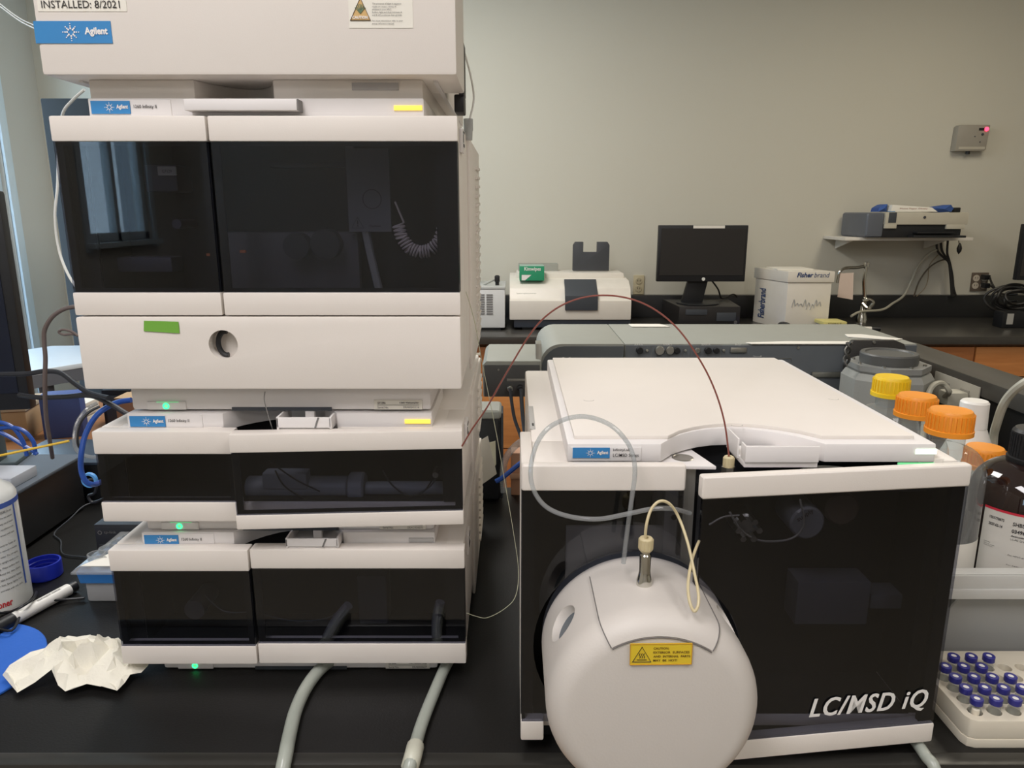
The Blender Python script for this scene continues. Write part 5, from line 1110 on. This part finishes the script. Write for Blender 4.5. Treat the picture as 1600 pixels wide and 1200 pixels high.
# supply box
t = thing('supply_box', 'white lidded carton printed Fisherbrand on the far bench', 'box', (ax(1255, 3.4), 3.5, 0))
fx0, fx1 = ax(1229, 3.38), ax(1297, 3.38)
BW = mat('box_white', (222, 216, 204), .6); BP = mat('box_side', (188, 194, 202), .6); INKB = mat('navy_ink', (46, 70, 116), .6)
obj('carton', MB().prism([(fx0, 3.38), (fx1, 3.38), (fx1-.07, 3.62), (fx0-.07, 3.62)], 'z', 0, z_(441, 3.38), .002), BW, t)
ld = obj('lid', MB().prism([(fx0-.005, 3.374), (fx1+.008, 3.374), (fx1-.062, 3.626), (fx0-.078, 3.626)], 'z', z_(441, 3.38), z_(424, 3.38), .002), BW, t)
a = Vector((ax(1242, 3.374), 3.3735, z_(433.5, 3.374))); text('lettering', 'Fisher', INKB, ld, a, X_, Z_, .074, .022, bold=.03, shear=.2); text('lettering', 'brand', INKB, ld, a+X_*.078, X_, Z_, .070, .022, shear=.2)
sv = Vector((-.07, .24, 0)).normalized(); so_ = Vector((fx0-.0635, 3.595, .03))
text('lettering', 'Fisherbrand', INKB, t, Vector((fx0-.045, 3.530, .03))+Vector((-.002, -.0, 0)), Vector((0, 0, 1)), sv, .14, .05, bold=.02)
art = MB()
for k in range(8): art.tube([(fx0+.025+.017*k, 3.3785, .10+.012*math.sin(k)), (fx0+.034+.017*k, 3.3785, .125+.012*math.cos(k*2)), (fx0+.040+.017*k, 3.3785, .105)], .0018, 4, 3)
obj('line_drawing', art, mat('drawing_grey', (176, 176, 172), .6), t)
obj('top_insert', MB().box(fx0-.03, fx1-.06, 3.45, 3.60, z_(424, 3.38), z_(424, 3.38)+.006, .001), PAPER, t)
# yellow lidded tub
t = thing('yellow_tub', 'small clear tub with yellow lid before the gooseneck', 'tub', (ax(1308, 3.3), 3.3, 0))
a, b = ax(1289, 3.27), ax(1326, 3.27)
obj('tub', MB().box(a+.006, b-.004, 3.27, 3.36, 0, .034, .004), FROST, t); tl_ = obj('lid', MB().box(a, b, 3.262, 3.366, .034, .050, .003), mat('lid_yellow', (214, 204, 130), .5), t)
text('lettering', 'STERILE', INK, tl_, Vector((a+.02, 3.2615, .038)), X_, Z_, .06, .007)
# gas tap
t = thing('chrome_tap', 'chrome gooseneck tap with paper tag on the far bench', 'tap', (ax(1350, 3.6), 3.6, 0))
q = [(1349, 492), (1351, 470), (1350, 440), (1353, 416)]
obj('column', MB().tube([at(x, y, 3.6) for x, y in q], .0085, 10), CHROME, t)
obj('base', MB().lathe([(0, 0), (.028, 0), (.026, .02), (.015, .06), (.012, .09), (0, .09)], (ax(1349, 3.6), 3.6, 0), 'z', 20).tube([at(1348, 470, 3.58), at(1358, 468, 3.57), at(1364, 474, 3.56), at(1356, 482, 3.56), at(1347, 474, 3.58)], .009, 8), CHROME, t)
obj('spout', MB().tube([at(1354, 415, 3.6), at(1340, 418, 3.6), at(1322, 419, 3.6), at(1312, 425, 3.6), at(1308, 442, 3.6)], .007, 10).lathe([(0, -.012), (.014, -.01), (.014, .01), (0, .012)], tuple(at(1354, 413, 3.6)), 'z', 14), CHROME, t)
sheet('paper_tag', [(1313, 427), (1333, 426), (1331, 468), (1308, 464)], 3.585, mat('tag_pink', (216, 196, 182), .8), 'pale paper tag hanging from the chrome tap', 'tag')
t = thing('marker_pen', 'white marker with black cap on the far bench', 'pen', (ax(1360, 3.3), 3.3, 0))
a = Vector((ax(1340, 3.3), 3.32, .011)); b = Vector((ax(1368, 3.3), 3.31, .011)); c = Vector((ax(1381, 3.3), 3.305, .011))
obj('barrel', MB().tube([a, b], .010, 12, 1, False), PAPER, t); obj('cap', MB().tube([b, c], .0105, 12, 1, False), BLACK, t)
single('beige_cable', MB().tube([at(1330, 494, 3.45), at(1345, 487, 3.5), at(1378, 484, 3.6), at(1395, 474, 3.68), at(1412, 462, 3.73), at(1424, 440, 3.74), at(1435, 415, 3.74), at(1450, 398, 3.74), at(1464, 390, 3.73)], .006, 8), CABW, 'beige cable trailing from the printer shelf to the tap', 'cable')
# printer shelf
ROW = 345
t = thing('wall_shelf', 'white wall shelf carrying the printer', 'shelf', (ax(1420, 3.6), 3.7, at(0, 376, 3.5).z))
a = at(1320, 376, 3.55); b = at(1521, 371, 3.55); SZ = b.z
obj('board', MB().box(a.x, b.x, 3.55, 3.798, a.z, b.z, .002), FW, t)
obj('bracket', MB().prism([(3.79, a.z-.001), (3.60, a.z-.001), (3.79, a.z-.05)], 'x', a.x+.06, a.x+.066), FW, t); obj('bracket', MB().prism([(3.79, a.z-.001), (3.60, a.z-.001), (3.79, a.z-.05)], 'x', b.x-.1, b.x-.094), FW, t)
t = thing('printer', 'silver and dark grey inkjet printer on the white shelf', 'printer', (ax(1430, 3.5), 3.6, SZ))
YP = 3.50; zz = lambda y: at(800, y, YP).z
p0, p1 = ax(1384, YP), ax(1512, YP)
obj('lower_body', MB().box(ax(1382, YP), ax(1506, YP), YP+.01, 3.78, SZ+.0005, zz(350), .006), BLACK, t)
obj('side_body', MB().box(ax(1356, YP), ax(1384, YP), YP+.01, 3.78, SZ+.0005, zz(332), .014, 3), mat('printer_slate', (92, 96, 104), .4), t)
obj('front_cover', MB().box(p0-.002, p1+.002, YP, YP+.2, zz(351), zz(332), .003).box(p0-.002, ax(1402, YP), YP, YP+.2, zz(357), zz(350.5), .002).box(ax(1480, YP), p1-.01, YP, YP+.2, zz(358), zz(350.5), .002), mat('printer_silver', (186, 180, 164), .4), t)
obj('paper_tray', MB().box(ax(1422, YP), ax(1503, YP), YP-.05, YP+.1, SZ+.002, SZ+.012, .002).box(ax(1430, YP), ax(1490, YP), YP-.03, YP+.05, SZ+.02, SZ+.027, .002), BLACK, t)
obj('display', MB().box(ax(1388, YP), ax(1400, YP), YP-.002, YP+.002, zz(348), zz(332), .001), CHAR, t)
obj('button', MB().cyl((ax(1444, YP), 0, zz(339.5)), 'y', .006, YP-.003, YP+.002, 12), CHAR, t)
t = thing('paper_pack', 'white paper pack lying on top of the printer', 'pack', (ax(1420, 3.6), 3.6, zz(332)))
a, b = ax(1387, 3.55), ax(1460, 3.55)
obj('wrap', MB().prism([(a, zz(331)), (a+.005, zz(320)), (b-.03, zz(324)), (b, zz(331))], 'y', 3.53, 3.68, .002), PAPER, t)
text('lettering', 'Photo Paper Glossy', mat('red_brown_print', (150, 90, 80), .6), t, Vector((a+.04, 3.5295, zz(327.5))), X_, Z_, .13, .008)
obj('band', MB().box(a-.0, a+.02, 3.529, 3.681, zz(331), zz(330)), BLUE, t)
def crumple(name, pts, Y, dy, m, lab, cat):
    f = MB(); P = [at(x, y, Y) for x, y in pts]; n = len(P); cen = sum(P, Vector())/n
    fr = [Vector((p.x, Y+random.uniform(-.01, .01), p.z)) for p in P]; bk = [Vector((p.x, Y+dy+random.uniform(-.01, .01), p.z)) for p in P]
    c1_ = Vector((cen.x, Y-.012, cen.z)); 
    f.add(fr+bk+[c1_, cen+Vector((0, dy+.01, 0))], [(i, (i+1) % n, 2*n) for i in range(n)]+[(n+i, n+(i+1) % n, 2*n+1) for i in range(n)]+[(i, (i+1) % n, n+(i+1) % n, n+i) for i in range(n)])
    return single(name, f, m, lab, cat)
crumple('blue_cloth', [(1372, 331), (1374, 325), (1382, 320), (1387, 319), (1386, 331)], 3.56, .08, mat('cloth_blue', (52, 84, 150), .7), 'crumpled blue bag at the left end of the printer top', 'bag')
crumple('blue_cloth', [(1452, 331), (1460, 325), (1472, 322), (1486, 320), (1492, 326), (1486, 331), (1470, 332)], 3.56, .08, mat('cloth_blue', (52, 84, 150), .7), 'crumpled blue bag at the right end of the printer top', 'bag')
single('black_clip', MB().box(ax(1488, 3.6), ax(1499, 3.6), 3.6, 3.64, zz(332), zz(324), .004), BLACK, 'small black object beside the blue bag on the printer', 'clip')
# cables under the shelf
labs = ['leftmost black cable hanging under the printer shelf', 'second black cable hanging under the printer shelf', 'third black cable hanging under the printer shelf']
for k, pp in enumerate(([(1463, 376), (1465, 392), (1474, 402), (1483, 412), (1487, 440), (1489, 463)], [(1470, 376), (1472, 392), (1482, 408), (1484, 420), (1486, 445), (1487, 463)], [(1481, 376), (1480, 395), (1484, 410), (1488, 430), (1490, 450), (1494, 463)])):
    single('black_cable', MB().tube([at(x, y, 3.73) for x, y in pp], .0055, 8), BC, labs[k], 'cable')
single('grey_cable', MB().tube([at(1478, 405, 3.74), at(1465, 409, 3.74), at(1450, 420, 3.74), at(1436, 440, 3.74), at(1428, 463, 3.745)], .004, 8), mat('cable_dim', (92, 82, 66), .5), 'grey brown cable looping left under the shelf', 'cable')
single('thin_cable', MB().tube([at(1466, 398, 3.76), at(1452, 415, 3.76), at(1450, 435, 3.76), at(1445, 450, 3.76), at(1432, 463, 3.75)], .0025, 8), mat('cable_tan', (150, 136, 110), .5), 'thin tan cable nearest the wall under the shelf', 'cable')
single('black_tag', MB().lathe([(0, -.03), (.010, -.015), (.012, 0), (.006, .02), (0, .028)], tuple(at(1499, 388, 3.7)), 'z', 10).tube([at(1498, 376, 3.7), at(1499, 384, 3.7)], .002, 6), BC, 'small black plug dangling from the shelf end', 'plug')
# monitor at right edge
ROW = 400
t = thing('computer_monitor', 'black monitor cut off by the right picture edge', 'monitor', (ax(1640, 3.45), 3.45, 0))
a = at(1588, 438, 3.45); b = at(1720, 350, 3.45)
obj('housing', MB().box(a.x, b.x, 3.45, 3.48, a.z, b.z, .004), BLACK, t); obj('screen', MB().box(a.x+.012, b.x-.012, 3.448, 3.4498, a.z+.02, b.z-.012), mat('screen_dark', (44, 42, 41), .3), t)
obj('stand', MB().box(b.x-.2, b.x-.15, 3.48, 3.5, .01, a.z+.05, .003).box(b.x-.27, b.x-.08, 3.42, 3.56, 0, .012, .003), BLACK, t)
# wall box
ROW = 215
t = thing('wall_alarm', 'grey wall box with red light high on the right wall', 'alarm', (ax(1518, 3.76), 3.76, at(0, 238, 3.76).z))
a = at(1491, 236, 3.76); b = at(1547, 195, 3.76)
obj('housing', MB().prism([(a.x, a.z), (a.x+.004, b.z-.008), (a.x+.014, b.z), (b.x, b.z), (b.x-.006, a.z+.006), (b.x-.014, a.z)], 'y', 3.755, 3.7985, .004), mat('alarm_grey', (156, 150, 138), .5), t)
obj('red_light', MB().cyl((ax(1538.5, 3.76), 0, at(0, 202, 3.76).z), 'y', .010, 3.750, 3.7555, 16, .001), LEDR, t, 'glowing red light')
obj('display', MB().box(ax(1527, 3.76), ax(1536, 3.76), 3.7535, 3.7552, at(0, 204, 3.76).z, at(0, 200, 3.76).z), BLACK, t)
obj('knob', MB().cyl((ax(1533.5, 3.76), 0, at(0, 210, 3.76).z), 'y', .006, 3.752, 3.7555, 12).cyl((ax(1522, 3.76), 0, at(0, 213.5, 3.76).z), 'y', .003, 3.753, 3.7555, 8).cyl((ax(1531, 3.76), 0, at(0, 222, 3.76).z), 'y', .003, 3.753, 3.7555, 8), CHAR, t)
obj('label_strip', MB().box(ax(1499, 3.76), ax(1540, 3.76), 3.7535, 3.7552, at(0, 233.5, 3.76).z, at(0, 229.5, 3.76).z), mat('alarm_pale', (186, 180, 164), .5), t)
obj('cable_gland', MB().cyl((ax(1515, 3.775), 3.775, 0), 'z', .010, a.z-.014, a.z+.002, 12), BLACK, t)
